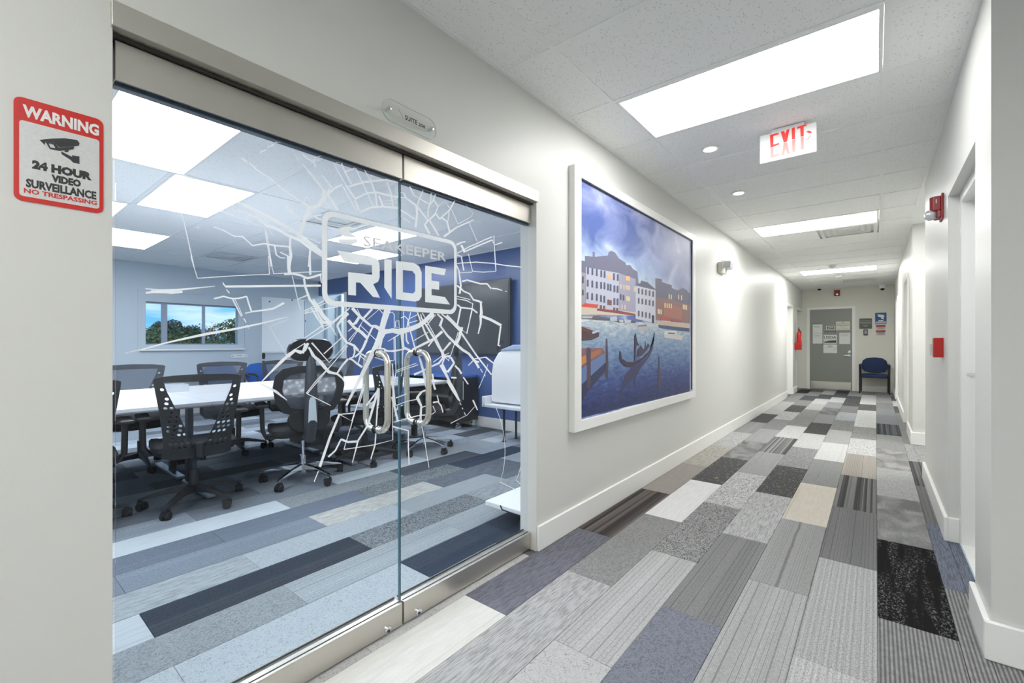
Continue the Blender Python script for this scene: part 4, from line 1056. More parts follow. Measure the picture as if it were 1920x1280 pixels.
ink('w', (66, 64, 98), [700, 660, 780, 620, 870, 540, 940, 440, 900, 540, 800, 670, 740, 780, 740, 900, 710, 790, 650, 850, 560, 970, 540, 980, 600, 850, 620, 740], 'printed_gondola', 3)
for (nm, c, dz), q in sorted(INK.items(), key=lambda k: str(k[0])): tag(q.build(nm, pm(c), mur), kind='stuff' if nm in ('printed_window', 'printed_post', 'printed_boat') else None)

# ------------------------------------------------------------------ signs and fixtures on the left wall
red_ink = mat('red_print', (200, 36, 30), .35); blk_ink = mat('black_print', (44, 44, 48), .4); wht_ink = mat('white_reflective_print', (206, 207, 206), .3, var=.05, vscale=160)
white_txt = mat('white_print', (228, 226, 224), .4)
sg = thing('warning_sign', 'red and white surveillance warning sticker left of the glass doors', 'sign', (WL, .15, 1.5))
sy0, sy1, sz0, sz1 = .075, .2245, 1.5, 1.733
flat('backing', [rrect(sy0, sy1, sz0, sz1, .014)], red_ink, sg, 'x', WL + .001, .0014)
zi = sz1 - .052
flat('white_panel', [rrect(sy0 + .0085, sy1 - .0075, sz0 + .011, zi, .006)], wht_ink, sg, 'x', WL + .0019)
text('lettering', 'WARNING', white_txt, sg, 'x', WL + .0024, .0885, .2165, 1.690, 1.718, bold=.045)
text('lettering', '24 HOUR', blk_ink, sg, 'x', WL + .0024, .103, .2035, 1.5765, 1.597, bold=.07)
text('lettering', 'VIDEO', blk_ink, sg, 'x', WL + .0024, .134, .184, 1.555, 1.573, bold=.065)
text('lettering', 'SURVEILLANCE', blk_ink, sg, 'x', WL + .0024, .0935, .2115, 1.532, 1.552, bold=.05)
text('lettering', 'NO TRESPASSING', red_ink, sg, 'x', WL + .0024, .0905, .2125, 1.5185, 1.5295, bold=.035)
def wp(*v): 
    r = []
    for i in range(0, len(v), 2): q = at(0, WL + .002, 10 + v[i] / 5.12, 165 + v[i + 1] / 5.12); r.append((q.y, q.z))
    return r
flat('camera_symbol', [wp(328, 498, 450, 485, 570, 482, 690, 500, 712, 530, 705, 555, 520, 572, 470, 522, 385, 510, 378, 548)], blk_ink, sg, 'x', WL + .0024)
flat('camera_symbol', [wp(383, 512, 475, 525, 515, 575, 660, 562, 655, 588, 515, 603, 425, 585), wp(415, 530, 460, 540, 480, 578, 432, 570)], blk_ink, sg, 'x', WL + .0027)
flat('camera_symbol', [wp(535, 608, 640, 660, 640, 645, 690, 655, 710, 655, 712, 730, 650, 715, 625, 690, 540, 635)], blk_ink, sg, 'x', WL + .0024)
flat('camera_symbol', [wp(565, 600, 615, 595, 600, 615, 575, 615)], blk_ink, sg, 'x', WL + .0027)

sp = thing('suite_sign', 'clear acrylic suite plaque on studs above the glass doors', 'sign', (WL, 1.16, 2.09))
flat('acrylic_plate', [rrect(1.022, 1.292, 2.045, 2.133, .040, 8)], acrylic, sp, 'x', WL + .021, .004)
flat('plate_edge', [rrect(1.022, 1.292, 2.045, 2.133, .040, 8), rrect(1.0235, 1.2905, 2.0465, 2.1315, .0385, 8)], mat('frosted_edge', (196, 208, 204), .3), sp, 'x', WL + .021, .0042)
for y in (1.052, 1.268): MB().lathe([(.006, .0), (.006, .022), (.0085, .022), (.0085, .027), (.004, .029)], (WL, y, 2.094), (1, 0, 0), 16).build('stud', chrome, sp, smooth=True)
text('lettering', 'SUITE', blk_ink, sp, 'x', WL + .0238, 1.126, 1.188, 2.078, 2.097, bold=.03); text('lettering', '208', blk_ink, sp, 'x', WL + .0238, 1.195, 1.230, 2.078, 2.092, bold=.03)
flat('slash_mark', [[(1.096, 2.106), (1.0972, 2.106), (1.118, 2.078), (1.1168, 2.078)]], blk_ink, sp, 'x', WL + .0238)

em = thing('emergency_light', 'white twin-head emergency light beyond the mural', 'emergency light', (WL, 5.92, 2.1))
MB().box(WL, WL + .05, 5.79, 6.06, 2.035, 2.165).build('housing', mat('ivory_housing', (214, 210, 198), .4), em, bevel=.012)
for s_, y in ((-1, 5.845), (1, 6.01)):
    Mx = Matrix.Translation((WL + .085, y, 2.135)) @ Matrix.Rotation(math.radians(28 * s_ if s_ > 0 else -62), 4, 'Z') @ Matrix.Rotation(math.radians(18), 4, 'Y')
    hb = MB().box(-.035, .035, -.05, .05, -.048, .048, Mx); h_ = hb.build('lamp_head', white_pl, em, bevel=.014)
    MB().box(.035, .039, -.04, .04, -.038, .038, Mx).build('lens', lens_cl, h_, bevel=.002)

ex = thing('exit_sign', 'white ceiling-hung exit sign with red letters', 'exit sign', (-.44, 3.335, CE))
EY = 3.325
MB().box(-.53, -.35, EY + .0, EY + .05, CE - .022, CE).build('canopy', white_pl, ex, bevel=.005)
MB().box(-.595, -.283, EY + .002, EY + .042, 2.36, 2.546).build('housing', mat('exit_housing', (240, 241, 240), .35), ex, bevel=.006)
def ep(*v): return [(lambda q: (q.x, q.z))(at(1, EY + .001, 1400 + v[i] / 9.844, 200 + v[i + 1] / 9.844)) for i in range(0, len(v), 2)]
redE = mat('exit_red', (226, 52, 44), .4, emit=.35)
for nm, v in (('letter', (430, 520, 590, 478, 590, 510, 492, 540, 492, 700, 600, 668, 600, 695, 495, 735, 440, 765)), ('letter', (630, 462, 690, 445, 712, 505, 738, 428, 792, 410, 745, 640, 685, 662)), ('letter', (832, 400, 890, 380, 895, 590, 836, 608)), ('letter', (930, 372, 1105, 316, 1105, 352, 1052, 368, 1052, 540, 995, 556, 990, 395, 930, 408)), ('arrow', (1095, 462, 1150, 440, 1210, 472, 1160, 492, 1140, 480))):
    flat(nm, [ep(*v)], redE, ex, 'y', EY + .0008, .0008)
pinkE = mat('exit_pale_red', (236, 150, 146), .4)
for v in ((440, 775, 495, 755, 495, 890, 600, 862, 600, 890, 500, 935, 440, 955), (680, 675, 745, 655, 798, 860, 752, 872, 715, 780, 690, 890, 645, 900), (836, 620, 897, 600, 900, 825, 838, 840), (996, 565, 1055, 550, 1055, 780, 998, 800), (1165, 530, 1185, 528, 1140, 600, 1105, 625)):
    flat('letter_fade', [ep(*v)], pinkE, ex, 'y', EY + .0008, .0008)

# ------------------------------------------------------------------ right wall fixtures
st_ = thing('fire_alarm_strobe', 'dark red fire alarm horn with clear strobe high on the right wall', 'fire alarm', (WR, 4.0, 2.05))
MB().box(WR - .012, WR, 3.93, 4.06, 1.972, 2.135).build('back_plate', maroon_pl, st_, bevel=.004)
MB().prism([(WR - .012, 3.94), (WR - .05, 3.945), (WR - .065, 3.97), (WR - .065, 4.03), (WR - .05, 4.05), (WR - .012, 4.05)], 'z', 2.03, 2.122).build('horn_body', maroon_pl, st_, bevel=.005)
MB().prism([(WR - .012, 3.94), (WR - .03, 3.945), (WR - .04, 4.05), (WR - .012, 4.05)], 'z', 1.985, 2.03).build('lower_body', maroon_pl, st_, bevel=.004)
text('lettering', 'FIRE', white_txt, st_, 'y', 3.9425, WR - .036, WR - .026, 2.075, 2.1, bold=.03)
MB().lathe([(.0, -.04), (.022, -.032), (.034, -.012), (.036, .006), (.026, .024), (.01, .03)], (WR - .058, 3.985, 2.012), (-1, 0, .15), 16).build('strobe_lens', lens_cl, st_, smooth=True)
ps = thing('fire_pull_station', 'bright red fire pull box at mid height on the right wall', 'fire alarm', (WR, 4.0, 1.15))
MB().box(WR - .047, WR, 3.94, 4.02, 1.088, 1.213).build('housing', red_pl, ps, bevel=.003)
MB().box(WR - .062, WR - .047, 3.952, 4.008, 1.1, 1.175).build('pull_handle', mat('white_handle', (196, 190, 190), .4), ps, bevel=.003)
b = MB(); b.box(.455, .5, 2.835, 3.655, .012, 1.998)
dr = tag(b.build('door_3', trim_paint), 'white door set back in the near right doorway', 'door', kind='structure')
lv = MB().tube((.455, 3.58, 1.0), (.40, 3.58, 1.0), .012).tube((.405, 3.58, 1.0), (.405, 3.46, 1.0), .010).lathe([(.028, 0), (.028, .012)], (.455, 3.58, 1.0), (-1, 0, 0), 18); lv.build('lever_handle', chrome, dr, smooth=True)
b = MB(); b.box(.44, .456, 7.9, 8.85, .003, 2.056); tag(b.build('door_4', trim_paint), 'white closed door, first on the far right wall', 'door', kind='structure')
b = MB(); b.box(.44, .456, 11.6, 12.4, .003, 2.056); tag(b.build('door_5', trim_paint), 'white closed door, last on the far right wall', 'door', kind='structure')
b = MB(); b.box(-1.73, -1.69, 11.3, 12.13, .01, 2.0); tag(b.build('door_6', trim_paint), 'white door in the first far left recess', 'door', kind='structure')
b = MB(); b.box(-1.73, -1.69, 12.81, YE - .03, .01, 2.0); d7 = tag(b.build('door_7', mat('pale_grey_door', (196, 198, 194), .4)), 'pale grey door in the last left recess by the end wall', 'door', kind='structure')
MB().tube((-1.69, 12.9, .93), (-1.60, 12.9, .93), .012).tube((-1.61, 12.9, .93), (-1.61, 13.02, .93), .010).build('lever_handle', chrome, d7, smooth=True)

# ------------------------------------------------------------------ end wall
b = MB(); b.box(-1.325, -.452, YE - .012, YE + .02, .008, 2.035)
gd = tag(b.build('door_8', mat('grey_door_paint', (134, 137, 131), .4)), 'grey end door covered with paper notices', 'door', kind='structure')
MB().box(-1.30, -.475, YE - .015, YE - .012, .02, .205).build('kick_plate', brushed('kick_steel', (226, 222, 214), .3, 0), gd)
hw = MB().box(-.535, -.478, YE - .03, YE - .012, .93, .99); hw.box(-.535, -.478, YE - .03, YE - .012, .84, .875); hw.build('lock_body', mat('light_metal', (222, 224, 222), .25, .6), gd, bevel=.004)
MB().tube((-.507, YE - .012, .885), (-.507, YE - .07, .885), .012).tube((-.507, YE - .065, .885), (-.62, YE - .065, .875), .009).build('lever_handle', chrome, gd, smooth=True)
def ey(px, py, o=0): q = at(1, YE - .013 - o, px, py); return q.x, q.z
paper = mat('white_paper', (222, 223, 222), .7); paperl = mat('cream_paper', (214, 214, 206), .7); ink_g = mat('grey_ink', (120, 120, 120), .7)
ZE = (1540, 590, 12.8)
def ez(u, v): return ey(ZE[0] + u / ZE[2], ZE[1] + v / ZE[2])
def sheet(name, lab, u0, v0, u1, v1, m, lines=(), lm=ink_g, ydoor=YE - .012):
    x0, z1 = ez(u0, v0); x1, z0 = ez(u1, v1)
    t = thing(name, lab, 'notice' if name == 'paper_notice' else 'sign', (x0, ydoor, z0))
    MB().box(x0, x1, ydoor - .002, ydoor, z0, z1).build('sheet', m, t)
    for a, y_, c, w_ in lines:
        MB().box(x0 + (x1 - x0) * a, x0 + (x1 - x0) * c, ydoor - .0026, ydoor - .002, z1 - (z1 - z0) * y_ - w_ / 2, z1 - (z1 - z0) * y_ + w_ / 2).build('printed_line', lm, t)
    return t
LN = [(.1, .25, .9, .006), (.1, .38, .85, .006), (.1, .5, .9, .006)]
sheet('paper_notice', 'cream landscape notice at the top right of the grey door', 352, 165, 685, 365, paperl, [(.4, .12, .6, .01), (.06, .28, .94, .012), (.06, .47, .94, .012), (.3, .65, .65, .006), (.1, .85, .9, .006)])
sheet('paper_notice', 'white notice on the right of the grey door under the cream one', 430, 430, 692, 700, paper, [(.1, .12, .9, .006), (.1, .27, .85, .006)])
sheet('paper_notice', 'white notice at the lowest place on the grey door', 50, 712, 375, 918, paper, [(.35, .12, .62, .006), (.3, .26, .7, .012), (.1, .4, .6, .006), (.7, .45, .9, .006), (.7, .65, .9, .006)])
sheet('paper_notice', 'white notice with dark top band, upper left of the grey door', -205, 205, 25, 440, paper, [(.0, .04, 1, .035), (.1, .3, .8, .006), (.1, .45, .8, .006)])
sheet('paper_notice', 'white notice at the left of the grey door under the banded one', -205, 448, 25, 690, paper, [(.1, .2, .8, .006), (.1, .35, .8, .006)])
s1 = sheet('number_plate', 'small dark plate reading 209 in a white border on the grey door', 115, 270, 315, 358, paper)
x0, z1 = ez(130, 282); x1, z0 = ez(300, 342)
MB().box(x0, x1, YE - .0165, YE - .014, z0, z1).build('dark_panel', mat('charcoal_print', (58, 60, 58), .5), s1)
text('lettering', '209', white_txt, s1, 'y', YE - .0172, ez(152, 330)[0], ez(280, 330)[0], ez(152, 330)[1], ez(152, 292)[1], bold=.02)
s2 = sheet('name_strip', 'narrow black name strip under the number plate on the grey door', 78, 396, 345, 435, mat('charcoal_print', (58, 60, 58), .5), [(.04, .5, .24, .008), (.3, .5, .96, .008)], white_txt)
s3 = sheet('agency_sign', 'white sign with large agency initials and landscape bar on the grey door', 52, 482, 375, 690, paper)
text('lettering', 'USDA', blk_ink, s3, 'y', YE - .0147, ez(62, 575)[0], ez(362, 575)[0], ez(62, 575)[1], ez(62, 508)[1], bold=.015)
def ezz(*v): return [ez(v[i], v[i + 1]) for i in range(0, len(v), 2)]
flat('landscape_bar', [ezz(68, 672, 68, 645, 200, 622, 358, 612, 358, 672)], mat('charcoal_print', (58, 60, 58), .5), s3, 'y', YE - .0145)
flat('printed_line', [ezz(68, 602, 362, 598, 362, 604, 68, 608)], blk_ink, s3, 'y', YE - .0145)
s4 = sheet('wall_sign', 'dark grey directory sign in a pale border right of the grey door', 888, 72, 1235, 350, mat('pale_border', (214, 214, 208), .5), ydoor=YE)
x0, z1 = ez(910, 92); x1, z0 = ez(1215, 330); MB().box(x0, x1, YE - .005, YE - .002, z0, z1).build('dark_panel', mat('olive_charcoal', (78, 82, 76), .5), s4)
for v, a, c in ((148, .06, .92), (186, .06, .92), (212, .06, .96), (250, .22, .78), (275, .35, .65)):
    z_ = ez(910, v)[1]; MB().box(x0 + (x1 - x0) * a, x0 + (x1 - x0) * c, YE - .0056, YE - .005, z_ - .006, z_ + .006).build('printed_line', mat('pale_line', (150, 154, 148), .5), s4)
s5 = sheet('surveillance_sign', 'blue and white camera sign on the end wall above the chair', 1290, -45, 1565, 222, mat('blue_print', (34, 84, 150), .5), ydoor=YE)
flat('camera_symbol', [ezz(1345, -10, 1490, 0, 1520, 35, 1490, 62, 1510, 108, 1440, 95, 1430, 60, 1370, 45)], white_txt, s5, 'y', YE - .003)
for v0, v1, c in ((132, 150, white_txt), (168, 180, white_txt), (188, 212, mat('pale_blue_print', (140, 160, 196), .5))):
    a, z1 = ez(1300 if v0 > 150 else 1370, v0); c_, z0 = ez(1560 if v0 > 150 else 1490, v1); MB().box(a, c_, YE - .0028, YE - .002, z0, z1).build('printed_line', c, s5)
s6 = sheet('red_banded_notice', 'white notice with two red bands under the blue sign', 1300, 240, 1545, 500, mat('notice_white', (206, 204, 198), .6), ydoor=YE)
for v0, v1 in ((246, 290), (372, 416)):
    a, z1 = ez(1310, v0); c_, z0 = ez(1540, v1); MB().box(a, c_, YE - .0028, YE - .002, z0, z1).build('red_band', mat('dull_red_print', (168, 52, 58), .5), s6)
for v in (315, 335, 430, 450, 470):
    a, z1 = ez(1340, v - 4); c_, z0 = ez(1520, v + 4); MB().box(a, c_, YE - .0028, YE - .002, z0, z1).build('printed_line', ink_g, s6)
rd = thing('card_reader', 'small dark keypad reader under the dark grey wall sign', 'card reader', (-.17, YE, 1.44))
x0, z1 = ez(1012, 350); x1, z0 = ez(1113, 492); MB().box(x0, x1, YE - .03, YE, z0, z1).build('housing', dark_metal, rd, bevel=.008)
MB().box(x0 + .015, x1 - .015, YE - .032, YE - .03, z0 + .03, z1 - .02).build('keypad', mat('keypad_grey', (150, 152, 152), .5), rd)
al = thing('end_wall_alarm', 'dark red alarm strobe high on the end wall over the grey door', 'fire alarm', (-.75, YE, 2.4))
(x0, z1), (x1, z0) = ey(1564, 544), ey(1575, 554.5); MB().box(x0, x1, YE - .05, YE, z0, z1).build('housing', maroon_pl, al, bevel=.008)
MB().box(x0 + .04, x1 - .04, YE - .062, YE - .05, z0 + .02, z0 + .06).build('strobe_lens', lens_cl, al, bevel=.004)
def dome(x, y, z, lab, drop):
    t = thing('dome_camera', lab, 'security camera', (x, y, z))
    MB().lathe([(.06, 0), (.06, -.02), (.05, -drop)], (x, y, z), n=22).build('base', white_pl, t, smooth=True)
    MB().lathe([(.042, 0), (.04, -.02), (.028, -.038), (.008, -.045)], (x, y, z - drop), n=20).build('dome', mat('black_dome', (14, 14, 16), .1), t, smooth=True)
dome(-1.1, 13.6, CE, 'black dome camera on the ceiling left of the end alarm', .025)
dome(.12, 13.6, CE, 'black dome camera on a white drop base above the chair', .11)
fe = thing('fire_extinguisher', 'red fire extinguisher on the pier between the far left doorways', 'fire extinguisher', (WL + .09, 12.48, 1.02))
FXx, FYy = WL + .085, 12.48
MB().lathe([(.03, 0), (.046, .008), (.05, .03), (.05, .28), (.042, .33), (.02, .36), (.016, .38)], (FXx, FYy, 1.09), n=24).build('cylinder', red_paint, fe, smooth=True)
MB().tube((FXx, FYy, 1.47), (FXx, FYy, 1.50), .016).box(FXx - .012, FXx + .012, FYy - .07, FYy + .03, 1.50, 1.515).box(FXx - .012, FXx + .012, FYy - .07, FYy + .02, 1.525, 1.538).build('valve', black_pl, fe)
MB().path([(FXx, FYy + .02, 1.49), (FXx + .03, FYy + .06, 1.45), (FXx + .04, FYy + .06, 1.32), (FXx + .04, FYy + .055, 1.19)], .009, 8).build('hose', black_rub, fe, smooth=True)
MB().box(WL, FXx + .056, FYy - .056, FYy + .056, 1.02, 1.18).build('bracket', red_pl, fe, bevel=.006)
MB().box(FXx + .048, FXx + .052, FYy - .026, FYy + .026, 1.23, 1.35).build('paper_label', mat('yellowish_label', (210, 190, 150), .6), fe)

# ------------------------------------------------------------------ chairs
def base5(parent, m, R, rot, metal=False, wheel=black_rub, y0=0, cap=True):
    for k in range(5):
        a = rot + k * 2 * PI / 5; d = Vector((math.cos(a), math.sin(a), 0)); s_ = Vector((-d.y, d.x, 0))
        b = MB(); h0, h1 = (.125, .085) if not metal else (.12, .09)
        w0, w1 = (.032, .018) if not metal else (.02, .012)
        secs = [(.03, h0, w0, .05), (R * .45, (h0 * .72 + h1 * .28) + .005, (w0 + w1) / 2, .034), (R * .9, h1, w1, .02), (R, h1 - .01, w1 * .8, .016)]
        for r_, h_, w_, t_ in secs:
            for sx, sz in ((-1, -1), (1, -1), (1, 1), (-1, 1)): b.v.append(tuple(d * r_ + s_ * (w_ * sx * (.75 if sz > 0 else 1)) + Vector((0, 0, h_ + (t_ * .5 if sz > 0 else -t_ * .5)))))
        for q in range(len(secs) - 1):
            for j in range(4): b.f.append((q * 4 + j, q * 4 + (j + 1) % 4, q * 4 + 4 + (j + 1) % 4, q * 4 + 4 + j))
        b.f += [(3, 2, 1, 0), tuple(range(len(b.v) - 4, len(b.v)))]
        leg = b.build('base_leg', m, parent, world=False, bevel=.003, seg=1)
        c = d * (R - .012); ca = a + 1.1 + k * .7; cd = Vector((math.cos(ca), math.sin(ca), 0)); cs = Vector((-cd.y, cd.x, 0)); wc = c + cd * .018
        MB().tube(wc + Vector((0, 0, .027)) + cs * .004, wc + Vector((0, 0, .027)) + cs * .026, .027, n=16).tube(wc + Vector((0, 0, .027)) - cs * .026, wc + Vector((0, 0, .027)) - cs * .004, .027, n=16).tube(c + Vector((0, 0, .03)), c + Vector((0, 0, h1 + .0)), .009, n=8).box(-.03, .03, -.012, .012, .03, .062, Matrix.Translation(wc) @ Matrix.Rotation(ca, 4, 'Z')).build('caster', wheel, leg, world=False, smooth=True)
def bent(name, loops, m, parent, yfun, thick, smooth=True, sub=0):
    o = flat(name, loops, m, None, 'y', 0, thick, world=False)
    me = o.data
    bm = bmesh.new(); bm.from_mesh(me)
    if sub:
        for k in range(9): 
            x = -.25 + .5 * (k + 1) / 10
            g = bm.verts[:] + bm.edges[:] + bm.faces[:]; bmesh.ops.bisect_plane(bm, geom=g, plane_co=(x, 0, 0), plane_no=(1, 0, 0))
        for k in range(7):
            z = .42 + .6 * (k + 1) / 8
            g = bm.verts[:] + bm.edges[:] + bm.faces[:]; bmesh.ops.bisect_plane(bm, geom=g, plane_co=(0, 0, z), plane_no=(0, 0, 1))
    for v in bm.verts: v.co.y += yfun(v.co.x, v.co.z)
    bm.to_mesh(me); bm.free(); o.parent = parent
    for q in me.polygons: q.use_smooth = False
    return o
def seat_mesh(w_, d_, z, t, y0=-.0):
    b = MB(); pts = rrect(-w_ / 2, w_ / 2, y0 - d_ / 2, y0 + d_ / 2, .09, 6); n_ = len(pts); lv_ = [(.93, z - t), (1, z - t * .7), (1, z - t * .25), (.95, z - .004), (.8, z)]
    for s_, zz in lv_:
        for x, y in pts: b.v.append((x * s_, y0 + (y - y0) * s_, zz - (.018 if y - y0 > d_ * .35 else 0)))
    for k in range(len(lv_) - 1):
        for i in range(n_): b.f.append((k * n_ + i, k * n_ + (i + 1) % n_, (k + 1) * n_ + (i + 1) % n_, (k + 1) * n_ + i))
    b.f += [tuple(reversed(range(n_))), tuple(range((len(lv_) - 1) * n_, len(lv_) * n_))]
    return b
def make_task(label, grey=False):
    fm = grey_fab if grey else black_pl
    t = thing('task_chair', label, 'office chair')
    base5(t, fm, .33, .3)
    MB().tube((0, 0, .1), (0, 0, .26), .03, n=16).tube((0, 0, .26), (0, 0, .4), .017, n=16).build('gas_column', dark_metal, t, world=False, smooth=True)
    MB().box(-.11, .11, -.14, .12, .375, .42).build('tilt_mechanism', fm, t, world=False, bevel=.01)
    seat_mesh(.5, .47, .49, .075, .02).build('seat', black_fab, t, world=False, smooth=True)
    yb = lambda x, z: -.245 - .13 * (z - .45) - .05 * math.sin((z - .45) * 5.5) + .9 * x * x
    top = [(-.225, .955), (-.15, .965), (0, .97), (.15, .965), (.225, .955), (.25, .945), (.245, .9), (.215, .7), (.195, .52), (.2, .4), (.15, .385), (-.15, .385), (-.2, .4), (-.195, .52), (-.215, .7), (-.245, .9), (-.25, .945)]
    op = [(-.195, .92), (.195, .92), (.18, .86), (.05, .53), (.04, .46), (-.04, .46), (-.05, .53), (-.18, .86)]
    holes = []
    for r in range(14):
        z = .875 - r * .031; edge = .05 + (z - .53) * .394 if z > .53 else .045
        outer = .195 + (z - .52) * .13
        x = edge + .019 + (.014 if r % 2 else 0)
        while x < outer - .033:
            holes.append(ell(x, z, .0118, .0088, 8, .5)); holes.append(ell(-x, z, .0118, .0088, 8, -.5)); x += .031
    bent('backrest', [top, op] + holes, fm, t, yb, .012, sub=1)
    bent('mesh_panel', [[(x * 1.02, z) for x, z in op]], mesh_grey if grey else mesh_sheer, t, lambda x, z: yb(x, z) + .004, .0016, sub=1)
    MB().path([(0, -.06, .39), (0, -.2, .385), (0, -.3, .42), (0, -.3, .5)], .026, 8).build('back_support', fm, t, world=False, smooth=True)
    for s_ in (-1, 1):
        a = MB().box(s_ * .29 - .04, s_ * .29 + .04, -.12, .15, .655, .68).build('armrest', fm, t, world=False, bevel=.012)
        MB().path([(s_ * .15, 0, .4), (s_ * .25, .01, .405), (s_ * .285, .01, .45), (s_ * .29, .02, .655)], .018, 8).build('arm_post', fm, a, world=False, smooth=True)
    return t
def make_exec(label):
    t = thing('executive_chair', label, 'office chair')
    base5(t, chrome, .34, .2, metal=True)
    MB().tube((0, 0, .07), (0, 0, .22), .026, n=16).tube((0, 0, .22), (0, 0, .4), .015, n=16).build('gas_column', chrome, t, world=False, smooth=True)
    MB().prism([(-.12, -.16), (.12, -.16), (.1, .16), (-.1, .16)], 'z', .37, .42).build('tilt_mechanism', black_pl, t, world=False, bevel=.01)
    seat_mesh(.5, .5, .49, .08, .03).build('seat', black_fab, t, world=False, smooth=True)
    yb = lambda x, z: -.26 - .16 * (z - .5) + .55 * x * x - .04 * math.sin((z - .5) * 5)
    out = [(-.1, .6), (.1, .6), (.19, .63), (.245, .72), (.265, .83), (.25, .93), (.2, .98), (.1, 1.0), (-.1, 1.0), (-.2, .98), (-.25, .93), (-.265, .83), (-.245, .72), (-.19, .63)]
    inn = [(x * .76, .8 + (z - .8) * .72) for x, z in out]
    bent('back_frame', [out, inn], black_pl, t, yb, .03, sub=1)
    bent('mesh_panel', [[(x * 1.03, z) for x, z in inn]], mesh_pat, t, yb, .002, sub=1)
    MB().path([(0, -.1, .4), (0, -.3, .42), (0, -.37, .55), (0, -.37, .75), (0, -.375, 1.0), (0, -.35, 1.08)], [.03, .045, .05, .05, .04, .025], 10).build('spine', grey_fab, t, world=False, smooth=True)
    hp = seat_mesh(.34, .18, 0, .07); hp.v = [(x, -.40 + (z + .07) * .8 + .9 * x * x - .25 * (y - .0) * .6, 1.125 + (y) * 1.0 - .25 * x * x) for x, y, z in hp.v]
    hp.build('headrest', mat('black_leather', (30, 33, 38), .3), t, world=False, smooth=True)
    ins = MB().prism([(-.03, .56), (-.022, .60), (.022, .60), (.03, .56), (.024, .74), (.018, .76), (-.018, .76), (-.024, .74)][:1] + [(-.034, .555), (-.015, .575), (.015, .575), (.034, .555), (.024, .73), (.014, .755), (-.014, .755), (-.024, .73)], 'y', -.43, -.424); ins.build('pale_insert', mat('pale_grey_plastic', (196, 208, 214), .4), t, world=False)
    lp = seat_mesh(.32, .17, 0, .045); lp.v = [(x, -.275 + z + .45 * x * x, .56 + y * 1.0) for x, y, z in lp.v]; lp.build('lumbar_pad', black_pl, t, world=False, smooth=True)
    for s_ in (-1, 1):
        a = MB().box(s_ * .31 - .045, s_ * .31 + .045, -.1, .15, .655, .68).build('armrest', black_pl, t, world=False, bevel=.012)
        MB().path([(s_ * .12, -.02, .4), (s_ * .28, -.02, .4), (s_ * .305, -.01, .46), (s_ * .31, .01, .655)], .019, 8).build('arm_post', black_pl, a, world=False, smooth=True)
    return t
GT = 'black mesh task chairs around the conference table'
def setp(o, x, y, fx, fy, label=None, group=None):
    o.location = (x, y, 0); o.rotation_euler = (0, 0, math.atan2(fy, fx) - PI / 2)
    if label: o['label'] = label
    if group: o['group'] = group
task = make_task('black perforated-back task chair seen whole through the left door, facing the table')
setp(task, -3.88, 1.08, -1, .16, group=GT)
c = copy_tree(task); setp(c, -3.88, .40, -1, .1, 'black perforated-back task chair cut off by the left jamb', GT)
c = copy_tree(task); setp(c, -3.98, 2.56, -1, -.35, 'black perforated-back task chair behind the left pull handle', GT)
gt_ = make_task('grey task chair across the table at the left jamb', True); setp(gt_, -5.4, 1.08, 1, 0, group=GT)
c = copy_tree(gt_); setp(c, -5.42, 1.86, 1, 0, 'grey task chair across the table, before the blue chair', GT)
c = copy_tree(gt_); setp(c, -5.42, 2.52, 1, 0, 'grey task chair across the table, hidden behind the headrest chair', GT)
c = copy_tree(gt_); setp(c, -5.42, 3.25, 1, 0, 'grey task chair across the table near the navy wall edge', GT)
ec = make_exec('black executive chair with headrest and chrome base, behind the left door'); setp(ec, -3.83, 1.86, -1, .3, group='headrest chairs with chrome bases')
c = copy_tree(ec); setp(c, -3.86, 3.22, -.75, -.75, 'black headrest chair with chrome base near the navy wall and cabinet', 'headrest chairs with chrome bases')

navy_fab = mat('navy_upholstery', (34, 50, 88), .8, bump=.3, bscale=700); blue_fab = mat('blue_upholstery', (38, 92, 170), .8)
def make_guest(label, fab, wd=.5):
    t = thing('side_chair', label, 'chair'); h = wd / 2
    s_ = seat_mesh(wd - .02, .46, .455, .07, .02); s_.build('seat', fab, t, world=False, smooth=True)
    bk = MB(); pts = [(-.19, .50), (-.235, .56), (-.245, .66), (-.22, .76), (-.15, .815), (0, .835), (.15, .815), (.22, .76), (.245, .66), (.235, .56), (.19, .50), (.08, .475), (-.08, .475)]
    pts = [(x * wd / .5, z) for x, z in pts]; n_ = len(pts)
    for sc, yy in ((.9, -.265), (1, -.25), (1, -.215), (.9, -.2)):
        for x, z in pts: bk.v.append((x * sc, yy - .12 * (z - .5) + .35 * x * x, .65 + (z - .65) * sc))
    for k in range(3):
        for i in range(n_): bk.f.append((k * n_ + i, k * n_ + (i + 1) % n_, (k + 1) * n_ + (i + 1) % n_, (k + 1) * n_ + i))
    bk.f += [tuple(reversed(range(n_))), tuple(range(3 * n_, 4 * n_))]
    bk.build('backrest', fab, t, world=False, smooth=True)
    for sx in (-1, 1):
        x = sx * (h + .02)
        MB().path([(x, .24, 0), (x, .235, .3), (x, .22, .6), (x, .19, .64)], .014, 8).build('leg', black_pl, t, world=False, smooth=True)
        MB().path([(x * .93, -.25, 0), (x * .93, -.22, .3), (x * .95, -.22, .5), (x * .97, -.25, .66)], .013, 8).build('leg', black_pl, t, world=False, smooth=True)
        MB().path([(x, .22, .62), (x, .16, .655), (x, -.1, .665), (x * .96, -.26, .66)], [.016, .02, .02, .014], 8).build('armrest', black_pl, t, world=False, smooth=True)
        MB().box(x - .004, x + .004, .205, .235, .5, .53).build('metal_insert', chrome, t, world=False)
    MB().box(-h, h, .0, .03, .37, .395).box(-h, h, -.2, -.18, .4, .42).build('cross_rail', black_pl, t, world=False)
    return t
